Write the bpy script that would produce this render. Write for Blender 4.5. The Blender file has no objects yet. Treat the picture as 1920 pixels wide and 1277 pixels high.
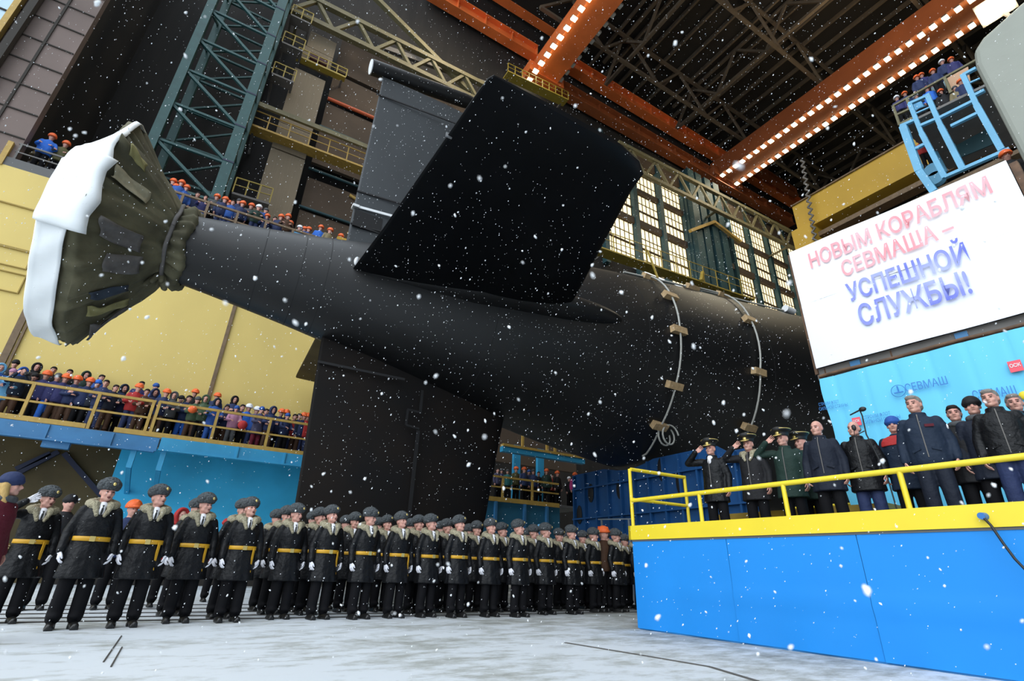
import bpy, bmesh, math, random
from mathutils import Vector, Matrix, Euler
random.seed(7)
S = bpy.context.scene
COL = S.collection
PI = math.pi

# ------------------------------------------------------------------ camera, sky, exposure
FPX, PITCH, ROLL, YAW, EYE = 945.85, 0.425607, 0.031598, 0.532774, 0.875
_cp, _sp, _cr, _sr = math.cos(PITCH), math.sin(PITCH), math.cos(ROLL), math.sin(ROLL)
_W = Matrix(((math.cos(YAW), math.sin(YAW), 0), (-math.sin(YAW), math.cos(YAW), 0), (0, 0, 1)))
_f0, _u0, _r0 = Vector((0, _cp, _sp)), Vector((0, -_sp, _cp)), Vector((1, 0, 0))
CR = _W @ (_cr * _r0 + _sr * _u0)
CU = _W @ (-_sr * _r0 + _cr * _u0)
CF = _W @ _f0
cam = bpy.data.cameras.new('camera')
cam.sensor_width = 36.0
cam.lens = FPX * 36.0 / 1920.0
cam.clip_end = 500
cam.clip_start = 0.05
cam.dof.use_dof = True
cam.dof.focus_distance = 11.0
cam.dof.aperture_fstop = 2.8
camo = bpy.data.objects.new('camera', cam)
COL.objects.link(camo)
_m = Matrix((CR, CU, -CF)).transposed().to_4x4()
_m.translation = Vector((0, 0, EYE))
camo.matrix_world = _m
S.camera = camo

SKY_STRENGTH = 2.25
w = bpy.data.worlds.new('overcast_sky')
S.world = w
w.use_nodes = True
bg = w.node_tree.nodes['Background']
# overcast sky: three times brighter overhead than at the horizon
_nt = w.node_tree
_tc = _nt.nodes.new('ShaderNodeTexCoord'); _sx = _nt.nodes.new('ShaderNodeSeparateXYZ'); _rp = _nt.nodes.new('ShaderNodeValToRGB')
_nt.links.new(_tc.outputs['Generated'], _sx.inputs[0]); _nt.links.new(_sx.outputs['Z'], _rp.inputs[0]); _nt.links.new(_rp.outputs[0], bg.inputs[0])
_rp.color_ramp.elements[0].position = 0.0; _rp.color_ramp.elements[0].color = (0.235, 0.262, 0.288, 1)
_rp.color_ramp.elements[1].position = 1.0; _rp.color_ramp.elements[1].color = (0.82, 0.91, 1.0, 1)
bg.inputs[1].default_value = SKY_STRENGTH
S.view_settings.view_transform = 'Standard'
S.view_settings.look = 'None'
S.view_settings.gamma = 1
S.view_settings.use_curve_mapping = False
S.view_settings.exposure = 0.32
S.cycles.max_bounces = 6
S.cycles.diffuse_bounces = 3
S.cycles.glossy_bounces = 3
S.cycles.transmission_bounces = 3
S.cycles.caustics_reflective = False
S.cycles.caustics_refractive = False
S.cycles.sample_clamp_indirect = 4
S.cycles.use_denoising = True

# the bright part of the cloud cover, low towards the open gate side
_sl = bpy.data.lights.new('cloud_light', 'SUN'); _sl.energy = 1.5; _sl.angle = math.radians(70); _sl.color = (0.93, 0.97, 1.0)
_so = bpy.data.objects.new('cloud_light', _sl); COL.objects.link(_so); _so.location = (-20, -12, 20)
_so.rotation_euler = Vector((0.80, 0.42, -0.42)).to_track_quat('-Z', 'Y').to_euler()
def lamp_or_fill(name, loc, sx, sy, power, color, aim=None):
    l = bpy.data.lights.new(name, 'AREA'); l.shape = 'RECTANGLE'; l.size = sx; l.size_y = sy; l.energy = power; l.color = color
    o = bpy.data.objects.new(name, l); COL.objects.link(o); o.location = loc
    if aim: o.rotation_euler = (Vector(aim) - Vector(loc)).to_track_quat('-Z', 'Y').to_euler()
    return o
# the rows of working lamps hung under the two bridge cranes, and added fill lights in the hall with no fixtures
lamp_or_fill('crane_lamp_light', (20.0, 17, 48.5), 0.8, 30, 520, (1.0, 0.92, 0.74))
lamp_or_fill('crane_lamp_light', (50.5, 12, 48.5), 3.0, 38, 3000, (1.0, 0.90, 0.68))
lamp_or_fill('hall_fill_light', (44, 24, 45), 4, 4, 260, (1.0, 0.80, 0.48), (42, 31, 37))
lamp_or_fill('hall_fill_light', (10, 24, 46), 4, 4, 900, (1.0, 0.83, 0.58), (8, 31, 36))
lamp_or_fill('hall_fill_light', (40, 8, 45), 6, 6, 700, (1.0, 0.78, 0.5), (40, 8, 58))  # added fill aimed upward to brighten the roof steel

# ------------------------------------------------------------------ helpers
def ray(px, py):
    return CF * FPX + CR * (px - 960) - CU * (py - 638.5)
def on(axis, val, px, py):
    d = ray(px, py); o = Vector((0, 0, EYE))
    t = (val - o[axis]) / d[axis]
    return o + d * t
def onX(v, px, py): return on(0, v, px, py)
def onY(v, px, py): return on(1, v, px, py)
def onZ(v, px, py): return on(2, v, px, py)

MATS = {}
def mat(name, col, rough=0.6, metal=0.0, var=0.0, vscale=3.0, bump=0.0, bscale=20.0, emit=0.0, spec=0.5, col2=None, vsharp=0.5, stretch=None):
    if name in MATS: return MATS[name]
    m = bpy.data.materials.new(name); m.use_nodes = True
    nt = m.node_tree; b = nt.nodes['Principled BSDF']
    b.inputs['Base Color'].default_value = (*col, 1)
    b.inputs['Roughness'].default_value = rough
    b.inputs['Metallic'].default_value = metal
    b.inputs['Specular IOR Level'].default_value = spec
    if emit:
        b.inputs['Emission Color'].default_value = (*col, 1)
        b.inputs['Emission Strength'].default_value = emit
    if var or bump:
        tc = nt.nodes.new('ShaderNodeTexCoord')
        mp = nt.nodes.new('ShaderNodeMapping')
        nt.links.new(tc.outputs['Object'], mp.inputs['Vector'])
        if stretch: mp.inputs['Scale'].default_value = stretch
    if var:
        n = nt.nodes.new('ShaderNodeTexNoise'); n.inputs['Scale'].default_value = vscale; n.inputs['Detail'].default_value = 6
        nt.links.new(mp.outputs[0], n.inputs['Vector'])
        r = nt.nodes.new('ShaderNodeValToRGB')
        c2 = col2 or tuple(max(0, c * (1 - var)) for c in col)
        h = 0.5 * (1 - vsharp)
        r.color_ramp.elements[0].position = 0.5 - h * 0.7; r.color_ramp.elements[1].position = 0.5 + h * 0.7
        r.color_ramp.elements[0].color = (*c2, 1); r.color_ramp.elements[1].color = (*col, 1)
        nt.links.new(n.outputs['Fac'], r.inputs[0]); nt.links.new(r.outputs[0], b.inputs['Base Color'])
    if bump:
        n2 = nt.nodes.new('ShaderNodeTexNoise'); n2.inputs['Scale'].default_value = bscale; n2.inputs['Detail'].default_value = 5
        nt.links.new(mp.outputs[0], n2.inputs['Vector'])
        bp = nt.nodes.new('ShaderNodeBump'); bp.inputs['Strength'].default_value = bump; bp.inputs['Distance'].default_value = 0.05
        nt.links.new(n2.outputs['Fac'], bp.inputs['Height']); nt.links.new(bp.outputs[0], b.inputs['Normal'])
    MATS[name] = m
    return m

class MB:
    def __init__(s): s.v = []; s.f = []; s.mi = []; s.sm = []
    def add(s, vs, fs, mi=0, smooth=False):
        o = len(s.v); s.v += [tuple(v) for v in vs]
        for f in fs: s.f.append(tuple(i + o for i in f)); s.mi.append(mi); s.sm.append(smooth)
        return s
    def hexa(s, p, mi=0):   # 8 points, bottom 4 then top 4
        return s.add(p, [(3, 2, 1, 0), (4, 5, 6, 7), (0, 1, 5, 4), (1, 2, 6, 5), (2, 3, 7, 6), (3, 0, 4, 7)], mi)
    def box(s, c, d, mi=0, rot=None):
        c = Vector(c); x, y, z = d[0] / 2, d[1] / 2, d[2] / 2
        P = [Vector(q) for q in ((-x, -y, -z), (x, -y, -z), (x, y, -z), (-x, y, -z), (-x, -y, z), (x, -y, z), (x, y, z), (-x, y, z))]
        if rot is not None: P = [rot @ q for q in P]
        return s.hexa([c + q for q in P], mi)
    def bb(s, lo, hi, mi=0):
        return s.box([(a + b) / 2 for a, b in zip(lo, hi)], [abs(b - a) for a, b in zip(lo, hi)], mi)
    def beam(s, a, b, wd, ht=None, mi=0, up=(0, 0, 1)):
        a, b = Vector(a), Vector(b); d = b - a; L = d.length
        if L < 1e-6: return s
        d.normalize(); u = Vector(up)
        if abs(d.dot(u)) > 0.97: u = Vector((1, 0, 0))
        x = d.cross(u).normalized(); z = x.cross(d)
        R = Matrix((x, d, z)).transposed()
        return s.box((a + b) / 2, (wd, L, ht or wd), mi, R)
    def cyl(s, a, b, r0, r1=None, n=12, mi=0, cap=True, smooth=True):
        a, b = Vector(a), Vector(b); r1 = r0 if r1 is None else r1
        d = (b - a).normalized(); u = Vector((0, 0, 1)) if abs(d.z) < 0.9 else Vector((1, 0, 0))
        x = d.cross(u).normalized(); y = d.cross(x)
        vs = []
        for c, r in ((a, r0), (b, r1)):
            for i in range(n):
                t = 2 * PI * i / n; vs.append(c + (x * math.cos(t) + y * math.sin(t)) * r)
        s.add(vs, [(i, (i + 1) % n, n + (i + 1) % n, n + i) for i in range(n)], mi, smooth)
        if cap: s.add(vs[:n], [tuple(range(n - 1, -1, -1))], mi); s.add(vs[n:], [tuple(range(n))], mi)
        return s
    def tube(s, pts, r, n=8, mi=0):
        pts = [Vector(p) for p in pts]; rings = []; up = Vector((0, 0, 1))
        rr = r if isinstance(r, (list, tuple)) else [r] * len(pts)
        prev = None
        for i, p in enumerate(pts):
            d = (pts[min(i + 1, len(pts) - 1)] - pts[max(i - 1, 0)]).normalized()
            if prev is None:
                u = up if abs(d.z) < 0.9 else Vector((1, 0, 0)); x = d.cross(u).normalized()
            else: x = (prev - d * prev.dot(d)).normalized()
            prev = x; y = d.cross(x)
            rings.append([p + (x * math.cos(2 * PI * k / n) + y * math.sin(2 * PI * k / n)) * rr[i] for k in range(n)])
        vs = [v for R in rings for v in R]; fs = []
        for i in range(len(pts) - 1):
            for k in range(n): fs.append((i * n + k, i * n + (k + 1) % n, (i + 1) * n + (k + 1) % n, (i + 1) * n + k))
        s.add(vs, fs, mi, True); s.add(rings[0], [tuple(range(n - 1, -1, -1))], mi); s.add(rings[-1], [tuple(range(n))], mi)
        return s
    def grid(s, rows, mi=0, smooth=True, closed=False):
        n = len(rows[0]); vs = [v for R in rows for v in R]; fs = []
        for i in range(len(rows) - 1):
            for k in range(n if closed else n - 1):
                k2 = (k + 1) % n; fs.append((i * n + k, i * n + k2, (i + 1) * n + k2, (i + 1) * n + k))
        return s.add(vs, fs, mi, smooth)
    def loft(s, rings, mi=0, smooth=True):      # closed rings, capped ends
        s.grid(rings, mi, smooth, True); n = len(rings[0])
        s.add(rings[0], [tuple(range(n - 1, -1, -1))], mi, smooth); s.add(rings[-1], [tuple(range(n))], mi, smooth)
        return s
    def ell(s, c, r, rot=None, n=14, m=10, mi=0):
        c = Vector(c); r = (r, r, r) if not isinstance(r, (tuple, list)) else r
        vs = []; fs = []
        for i in range(1, m):
            for k in range(n):
                a, b = PI * i / m, 2 * PI * k / n
                q = Vector((r[0] * math.sin(a) * math.cos(b), r[1] * math.sin(a) * math.sin(b), r[2] * math.cos(a)))
                vs.append(c + (rot @ q if rot is not None else q))
        for z in (r[2], -r[2]):
            q = Vector((0, 0, z)); vs.append(c + (rot @ q if rot is not None else q))
        T, B = len(vs) - 2, len(vs) - 1
        for i in range(m - 2):
            for k in range(n): fs.append((i * n + k, (i + 1) * n + k, (i + 1) * n + (k + 1) % n, i * n + (k + 1) % n))
        for k in range(n):
            fs.append((T, k, (k + 1) % n)); fs.append((B, (m - 2) * n + (k + 1) % n, (m - 2) * n + k))
        return s.add(vs, fs, mi, True)
    def cap(s, a, b, r0, r1=None, n=12, mi=0):  # tapered capsule
        r1 = r0 if r1 is None else r1
        a, b = Vector(a), Vector(b); d = b - a; L = max(d.length, 1e-6); d /= L
        u = Vector((0, 0, 1)) if abs(d.z) < 0.9 else Vector((1, 0, 0)); x = d.cross(u).normalized(); y = d.cross(x)
        rings = []
        for t in (0.0, 30, 60, 90): rings.append((a - d * r0 * math.cos(math.radians(t)), max(r0 * math.sin(math.radians(t)), r0 * 0.02)))
        for t in (90, 60, 30, 0.0): rings.append((b + d * r1 * math.cos(math.radians(t)), max(r1 * math.sin(math.radians(t)), r1 * 0.02)))
        R = [[c + (x * math.cos(2 * PI * k / n) + y * math.sin(2 * PI * k / n)) * r for k in range(n)] for c, r in rings]
        R = [list(q) for q in R]
        return s.loft(R, mi)
    def mesh(s, name):
        m = bpy.data.meshes.new(name); m.from_pydata(s.v, [], s.f)
        m.polygons.foreach_set('material_index', s.mi); m.polygons.foreach_set('use_smooth', s.sm)
        m.update(); return m
    def build(s, name, mats, parent=None, fix=True):
        me = s.mesh(name)
        if fix:
            bm = bmesh.new(); bm.from_mesh(me); bmesh.ops.recalc_face_normals(bm, faces=bm.faces); bm.to_mesh(me); bm.free()
        return link(name, me, mats, parent)

def link(name, me, mats, parent=None):
    if not isinstance(mats, (list, tuple)): mats = [mats]
    for m in mats: me.materials.append(m)
    o = bpy.data.objects.new(name, me); COL.objects.link(o)
    if parent is not None: put(o, parent)
    return o
def put(o, parent):
    o.parent = parent
    o.matrix_parent_inverse = Matrix.Translation(-parent.location) if False else Matrix.Identity(4)
    o.location = Vector(o.location) - world_loc(parent)
def world_loc(o):
    l = Vector(o.location)
    return l + world_loc(o.parent) if o.parent else l
def tag(o, label=None, cat=None, group=None, kind=None):
    if label: o['label'] = label
    if cat: o['category'] = cat
    if group: o['group'] = group
    if kind: o['kind'] = kind
    return o
def thing(name, label, cat, loc=(0, 0, 0), group=None, kind=None):
    o = bpy.data.objects.new(name, None); COL.objects.link(o); o.location = loc; o.empty_display_size = 0.2
    return tag(o, label, cat, group, kind)
def struct(o): return tag(o, kind='structure')
# ------------------------------------------------------------------ materials
def M_floor():
    m = mat('snowy_concrete', (0.80, 0.83, 0.86), 0.75)
    nt = m.node_tree; b = nt.nodes['Principled BSDF']
    tc = nt.nodes.new('ShaderNodeTexCoord'); mp = nt.nodes.new('ShaderNodeMapping'); mp.inputs['Scale'].default_value = (0.55, 1.0, 1)
    nt.links.new(tc.outputs['Object'], mp.inputs[0])
    def noise(sc, det, rough=0.6):
        n = nt.nodes.new('ShaderNodeTexNoise'); n.inputs['Scale'].default_value = sc; n.inputs['Detail'].default_value = det; n.inputs['Roughness'].default_value = rough
        nt.links.new(mp.outputs[0], n.inputs['Vector']); return n
    big, fine = noise(0.55, 5), noise(3.5, 9, 0.72)
    sep = nt.nodes.new('ShaderNodeSeparateXYZ'); nt.links.new(tc.outputs['Object'], sep.inputs[0])
    mr = nt.nodes.new('ShaderNodeMapRange')      # trodden bare further right, by the stage
    mr.inputs['From Min'].default_value = 1.0; mr.inputs['From Max'].default_value = 9.0; mr.inputs['To Min'].default_value = -0.12; mr.inputs['To Max'].default_value = -0.27
    nt.links.new(sep.outputs['X'], mr.inputs['Value'])
    a = nt.nodes.new('ShaderNodeMath'); a.operation = 'MULTIPLY_ADD'; a.inputs[1].default_value = 0.70
    nt.links.new(big.outputs['Fac'], a.inputs[0]); nt.links.new(mr.outputs[0], a.inputs[2])
    c = nt.nodes.new('ShaderNodeMath'); c.operation = 'MULTIPLY_ADD'; c.inputs[1].default_value = 0.85
    nt.links.new(fine.outputs['Fac'], c.inputs[0]); nt.links.new(a.outputs[0], c.inputs[2])
    r = nt.nodes.new('ShaderNodeValToRGB'); e = r.color_ramp.elements
    e[0].position = 0.40; e[0].color = (0.24, 0.245, 0.225, 1); e[1].position = 0.66; e[1].color = (0.62, 0.66, 0.70, 1)
    k = e.new(0.52); k.color = (0.40, 0.42, 0.41, 1)
    nt.links.new(c.outputs[0], r.inputs[0]); nt.links.new(r.outputs[0], b.inputs['Base Color'])
    bp = nt.nodes.new('ShaderNodeBump'); bp.inputs['Strength'].default_value = 0.35; bp.inputs['Distance'].default_value = 0.02
    nt.links.new(fine.outputs['Fac'], bp.inputs['Height']); nt.links.new(bp.outputs[0], b.inputs['Normal'])
    return m
FLOOR = M_floor()
HULL = mat('hull_black', (0.0045, 0.0047, 0.0053), 0.47, var=0.3, vscale=0.8, bump=0.05, bscale=2.0, spec=0.5)
FIN = mat('fin_black', (0.0045, 0.005, 0.006), 0.45, var=0.3, vscale=1.2, spec=0.12)
RUD = mat('rudder_grey', (0.034, 0.040, 0.045), 0.6, var=0.25, vscale=0.9, stretch=(1, 1, 0.4))
LRUD = mat('rudder_brown', (0.013, 0.0095, 0.0075), 0.6, var=0.5, vscale=0.5, col2=(0.007, 0.007, 0.0075), spec=0.15)
SEAM = mat('seam_black', (0.004, 0.004, 0.005), 0.7)
WHITEP = mat('white_paint', (0.75, 0.77, 0.78), 0.6)
OLIVE = mat('olive_canvas', (0.15, 0.138, 0.08), 0.85, var=0.55, vscale=1.1, bump=0.5, bscale=5)
OLIVEL = mat('canvas_edge', (0.21, 0.20, 0.13), 0.85, var=0.3, vscale=3, bump=0.3, bscale=9)
PATCHG = mat('patch_grey', (0.14, 0.13, 0.125), 0.85, var=0.2, vscale=9)
PATCHB = mat('patch_beige', (0.42, 0.38, 0.26), 0.85, var=0.2, vscale=9)
PATCHY = mat('patch_yellow', (0.34, 0.31, 0.13), 0.8, var=0.3, vscale=5)
PLAST = mat('white_plastic', (0.86, 0.89, 0.90), 0.45, bump=0.25, bscale=2.5)
YWALL = mat('yellow_wall', (0.76, 0.58, 0.185), 0.7, var=0.14, vscale=0.35, stretch=(1, 1, 0.5))
YRAIL = mat('rail_ochre', (0.50, 0.32, 0.07), 0.55, var=0.2, vscale=6)
BROWN = mat('brown_rail', (0.20, 0.13, 0.07), 0.6, var=0.3, vscale=5)
BLUEB = mat('beam_blue', (0.045, 0.20, 0.42), 0.5, var=0.25, vscale=1.5)
BLUEC = mat('beam_cyan', (0.04, 0.34, 0.60), 0.5, var=0.2, vscale=1.2)
BLUEW = mat('wall_cyan', (0.04, 0.55, 0.95), 0.6, var=0.25, vscale=0.5)
BLUED = mat('deep_blue', (0.007, 0.07, 0.22), 0.5, var=0.3, vscale=1.0)
OCHREW = mat('ochre_wall_fin_glow', (0.10, 0.075, 0.03), 0.8, var=0.35, vscale=0.8)
NAVYB = mat('navy_brace', (0.012, 0.018, 0.05), 0.6)
TILE = mat('gate_panel', (0.20, 0.148, 0.130), 0.75, var=0.28, vscale=0.35)
GROOVE = mat('groove', (0.03, 0.025, 0.02), 0.8)
DARKW = mat('dark_cladding', (0.015, 0.013, 0.0115), 0.85, var=0.5, vscale=0.6, stretch=(3, 1, 0.3))
BROWNW = mat('brown_cladding', (0.085, 0.058, 0.038), 0.85, var=0.3, vscale=0.4)
BEIGE = mat('beige_column', (0.23, 0.185, 0.125), 0.8, var=0.12, vscale=4, stretch=(6, 1, 0.1))
TEAL = mat('teal_steel', (0.022, 0.085, 0.085), 0.55, var=0.25, vscale=2)
TEALD = mat('teal_column', (0.018, 0.065, 0.078), 0.6, var=0.3, vscale=1)
OLIVES = mat('olive_steel', (0.17, 0.15, 0.075), 0.6, var=0.25, vscale=1.5)
GREYS = mat('grey_steel', (0.16, 0.15, 0.14), 0.6, var=0.2, vscale=2)
YELLOWS = mat('yellow_steel', (0.38, 0.28, 0.04), 0.5, var=0.15, vscale=2)
YBEAM = mat('yellow_girder', (0.58, 0.35, 0.035), 0.55, var=0.12, vscale=0.4)
ORANGE = mat('crane_orange', (0.92, 0.21, 0.05), 0.5, var=0.25, vscale=0.4)
ORANGED = mat('crane_brown', (0.34, 0.09, 0.025), 0.6, var=0.2, vscale=0.4)
REDP = mat('red_pipe', (0.55, 0.10, 0.03), 0.5)
ROOFM = mat('roof_dark', (0.018, 0.015, 0.012), 0.9)
ROOFS = mat('roof_steel', (0.13, 0.098, 0.066), 0.8, var=0.25, vscale=0.8)
LAMPM = mat('lamp_glow', (1.0, 0.87, 0.55), 0.5, emit=9.0)
LAMPOFF = mat('lamp_unlit', (0.35, 0.36, 0.34), 0.4)
FLOOD = mat('flood_glow', (1.0, 0.80, 0.50), 0.5, emit=40.0)
GLASSW = mat('daylit_glass', (1.0, 0.83, 0.52), 0.5, emit=1.15, var=0.25, vscale=0.9, vsharp=0.3)
SKYBLUE = mat('gantry_blue', (0.16, 0.46, 0.70), 0.5, var=0.15, vscale=1.0)
CONC = mat('grey_cover', (0.33, 0.345, 0.30), 0.85, var=0.15, vscale=0.5, bump=0.2, bscale=3)
STAGEB = mat('stage_blue', (0.018, 0.265, 0.76), 0.45, var=0.12, vscale=0.5, spec=0.25)
STAGEY = mat('stage_yellow', (0.86, 0.66, 0.03), 0.45, var=0.06, vscale=1.5)
GOLDB = mat('gold_box', (0.42, 0.27, 0.03), 0.6, var=0.3, vscale=3)
DECK = mat('deck_grey', (0.12, 0.12, 0.12), 0.7)
BANNERW = mat('banner_white', (0.93, 0.935, 0.95), 0.7)
BANNERL = mat('banner_lilac', (0.84, 0.87, 0.95), 0.7)
TRED = mat('text_red', (0.86, 0.28, 0.32), 0.7, var=0.5, vscale=1.2, col2=(0.88, 0.48, 0.52))
TBLUE = mat('text_blue', (0.14, 0.17, 0.62), 0.7, var=0.5, vscale=1.6, col2=(0.42, 0.46, 0.80))
BACKD = mat('backdrop_cyan', (0.135, 0.58, 0.86), 0.65, bump=0.2, bscale=1.2, stretch=(1, 1.4, 0.15))
LOGOB = mat('logo_blue', (0.04, 0.22, 0.58), 0.6)
LOGOR = mat('logo_red', (0.85, 0.10, 0.14), 0.6)
RUST = mat('rusty_pipe', (0.16, 0.085, 0.045), 0.7, var=0.5, vscale=6)
WOOD = mat('wood_block', (0.48, 0.33, 0.17), 0.7, var=0.3, vscale=8)
ROPE = mat('rope', (0.36, 0.36, 0.33), 0.8)
BLACKM = mat('black_rubber', (0.012, 0.012, 0.013), 0.5)
STEEL = mat('bare_steel', (0.42, 0.43, 0.44), 0.35, metal=0.7)
SNOW = mat('snow_flake', (0.93, 0.95, 0.97), 0.7)
DRYSEAM = mat('floor_seam', (0.10, 0.095, 0.085), 0.85)
SLOT = mat('floor_groove', (0.05, 0.045, 0.04), 0.8)

# ------------------------------------------------------------------ floor and shell
struct(MB().bb((-70, -60, -0.4), (95, 40, 0)).build('floor', FLOOR))
for i, y in enumerate((10.35, 11.0, 11.75, 12.6, 13.6)):
    struct(MB().bb((-14, y, 0.0), (13, y + 0.07, 0.012)).build('trim_%d' % (i + 1), SLOT))
m = MB()
for a, b in (((228, 1192), (194, 1241)), ((229, 1213), (208, 1250))):
    m.beam(onZ(0.005, *a), onZ(0.005, *b), 0.012, 0.006)
struct(m.build('trim_6', SLOT))
m = MB(); pts = [onZ(0.004, *q) for q in ((1060, 1205), (1200, 1228), (1330, 1250), (1420, 1277))]
for a, b in zip(pts, pts[1:]): m.beam(a, b, 0.05, 0.006)
struct(m.build('trim_7', DRYSEAM))

# roof and the long far wall: dark cladding below the glazing, daylit glazing above
struct(MB().bb((6, -32, 58), (96, 34, 58.6)).build('ceiling', ROOFM))
m = MB()
m.bb((-3, 32.3, 0), (5.2, 32.9, 53)); m.bb((5.2, 32.3, 0), (30, 32.9, 58)); m.bb((30, 32.3, 0), (96, 32.9, 30)); m.bb((30, 32.3, 46.5), (96, 32.9, 58)); m.bb((74, 32.3, 30), (96, 32.9, 46.5))
struct(m.build('wall_far', DARKW))
struct(MB().bb((95, -32, 0), (96, 34, 58)).build('wall_end', DARKW))
struct(MB().bb((6, -33, 0), (96, -32, 58)).build('wall_right', DARKW))
struct(MB().bb((-10.5, 31.2, 0), (-2.9, 31.9, 43)).build('wall_pocket', DARKW))  # dark cladding, with the gate pocket's shade put into its colour
struct(MB().bb((-10.3, 24.6, 14.6), (-9.9, 31.2, 40)).build('wall_jamb', DARKW))

# brown panels between the posts of the far wall, left half
k = 0
for z0, z1 in ((13.0, 18.4), (18.7, 22.4), (22.8, 25.2), (26.6, 29.6), (30.1, 32.4), (33.1, 35.6), (36.0, 39.6)):
    k += 1
    struct(MB().bb((1.4, 30.9, z0), (13.5, 31.2, z1)).build('panel_wall_%d' % k, BROWNW))
m = MB()
for z0, z1 in ((15.0, 25.9), (26.0, 28.25), (28.3, 33.65)):
    m.bb((-1.2, 30.2, z0), (0.95, 30.9, z1))
m.bb((-1.05, 30.2, 34.9), (1.05, 30.9, 36.2)); m.bb((-0.9, 30.25, 36.3), (1.05, 30.9, 38.0))
tag(m.build('column', BEIGE), 'broad beige clad column rising up the far hall wall left of the rudder', 'column')
tag(MB().bb((-0.5, 29.98, 35.0), (0.75, 30.19, 35.6)).build('sign_board', mat('maroon', (0.07, 0.02, 0.03), 0.6)), 'small dark maroon board high on the beige column', 'board')
tag(MB().cyl((1.4, 30.8, 32.75), (4.9, 30.8, 32.85), 0.14).build('pipe', REDP), 'bright orange red pipe crossing the brown wall panels beside the rudder', 'pipe')
for z, nm in ((29.9, 'uppermost'), (25.9, 'middle'), (22.6, 'lowest')): tag(MB().cyl((1.3, 30.8, z), (5.2, 30.8, z), 0.10, n=8).build('pipe', TEALD), 'thin dark pipe crossing the brown wall panels left of the rudder, %s of three' % nm, 'pipe')
struct(MB().bb((-3.4, 23.2, 0), (4.6, 23.5, 1.25)).build('trim_14', mat('added_dark_strip', (0.02, 0.017, 0.014), 0.8)))  # added dark strip for the darkness behind the sailors' legs

# yellow structure on the left with the balcony in front of it
m = MB(); m.bb((-26, 23.5, 4.7), (4.6, 24.4, 14.75))
struct(m.build('wall_left', YWALL))
for i, (a, b, wd) in enumerate((((438.8, 583.5), (395.4, 725.3), 0.14), ((62, 558), (4, 677), 0.20), ((72, 560), (14, 690), 0.07))):
    p, q = onY(23.46, *a), onY(23.46, *b)
    q.z = 4.8; p.z = 14.6; p.x = q.x = (p.x + q.x) / 2
    struct(MB().beam(p, q, 0.08, wd).build('trim_%d' % (8 + i), BROWN))
m = MB()
for z in (13.1, 11.3): m.bb((-26, 23.44, z), (-6.9, 23.5, z + 0.05))
for x, z in ((-8.6, 10.6), (-8.5, 9.6)):
    for zz in (z, z + 0.75): m.bb((x - 3, 23.44, zz), (x + 1.1, 23.5, zz + 0.035))
    m.bb((x + 1.1, 23.44, z), (x + 1.135, 23.5, z + 0.785))
struct(m.build('trim_11', mat('yellow_seam', (0.36, 0.25, 0.06), 0.7)))
struct(MB().bb((-2.75, 23.5, 0), (4.6, 24.2, 4.7)).build('wall_under_balcony', BLUEW))
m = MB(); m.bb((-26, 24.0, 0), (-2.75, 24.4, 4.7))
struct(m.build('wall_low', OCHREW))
m = MB()
for a, b in (((110, 847), (0, 905)), ((120, 850), (190, 930)), ((30, 880), (95, 850))):
    m.beam(onY(23.9, *a), onY(23.9, *b), 0.12, 0.16)
tag(m.build('brace_frame', NAVYB), 'dark navy diagonal braces on the dim wall under the balcony', 'brace')

# panelled gate leaf, upper left
m = MB(); xe = -9.35
m.bb((-24, 23.6, 14.7), (xe, 24.0, 34))
for z in [14.9 + 1.28 * i for i in range(15)]: m.bb((-24, 23.55, z), (xe - 0.02, 23.6, z + 0.05), 1)
for x in (-10.43, -12.05, -13.7, -15.4): m.bb((x, 23.54, 14.7), (x + 0.09, 23.6, 34), 1)
struct(m.build('door_1', [TILE, GROOVE]))
m = MB(); m.bb((-16, 23.3, 20.2), (-11.75, 23.5, 27))
o = struct(m.build('window_1', mat('pale_pane', (0.45, 0.62, 0.75), 0.3)))
m = MB(); m.bb((-11.75, 23.2, 18), (-11.55, 23.5, 28)); m.bb((-11.35, 23.2, 18), (-11.1, 23.5, 28), 1); m.bb((-16, 23.25, 21.9), (-11.7, 23.45, 21.97), 1)
m.build('window_frame', [YRAIL, GROOVE], o)
# ------------------------------------------------------------------ balcony along the yellow wall
def railing(parent, a, b, h, mat_, posts, r=0.035, mid=True, square=True, toe=0.0, mb_extra=None, tilt=0.0):
    """two rails and its posts between deck points a and b"""
    a, b = Vector(a), Vector(b)
    m = MB(); up = Vector((0, 0, h))
    m.beam(a + up, b + up, r * 2.0, r * 2.2); o = m.build('rail', mat_, parent)
    if mid: MB().beam(a + up * 0.52, b + up * 0.52, r * 1.5, r * 1.6).build('rail', mat_, parent)
    if toe: MB().beam(a + Vector((0, 0, toe / 2)), b + Vector((0, 0, toe / 2)), 0.02, toe).build('toe_board', mat_, parent)
    for t in posts:
        p = a.lerp(b, t); MB().beam(p, p + up, r * 2.3, r * 2.3).build('post', mat_, parent)

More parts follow.
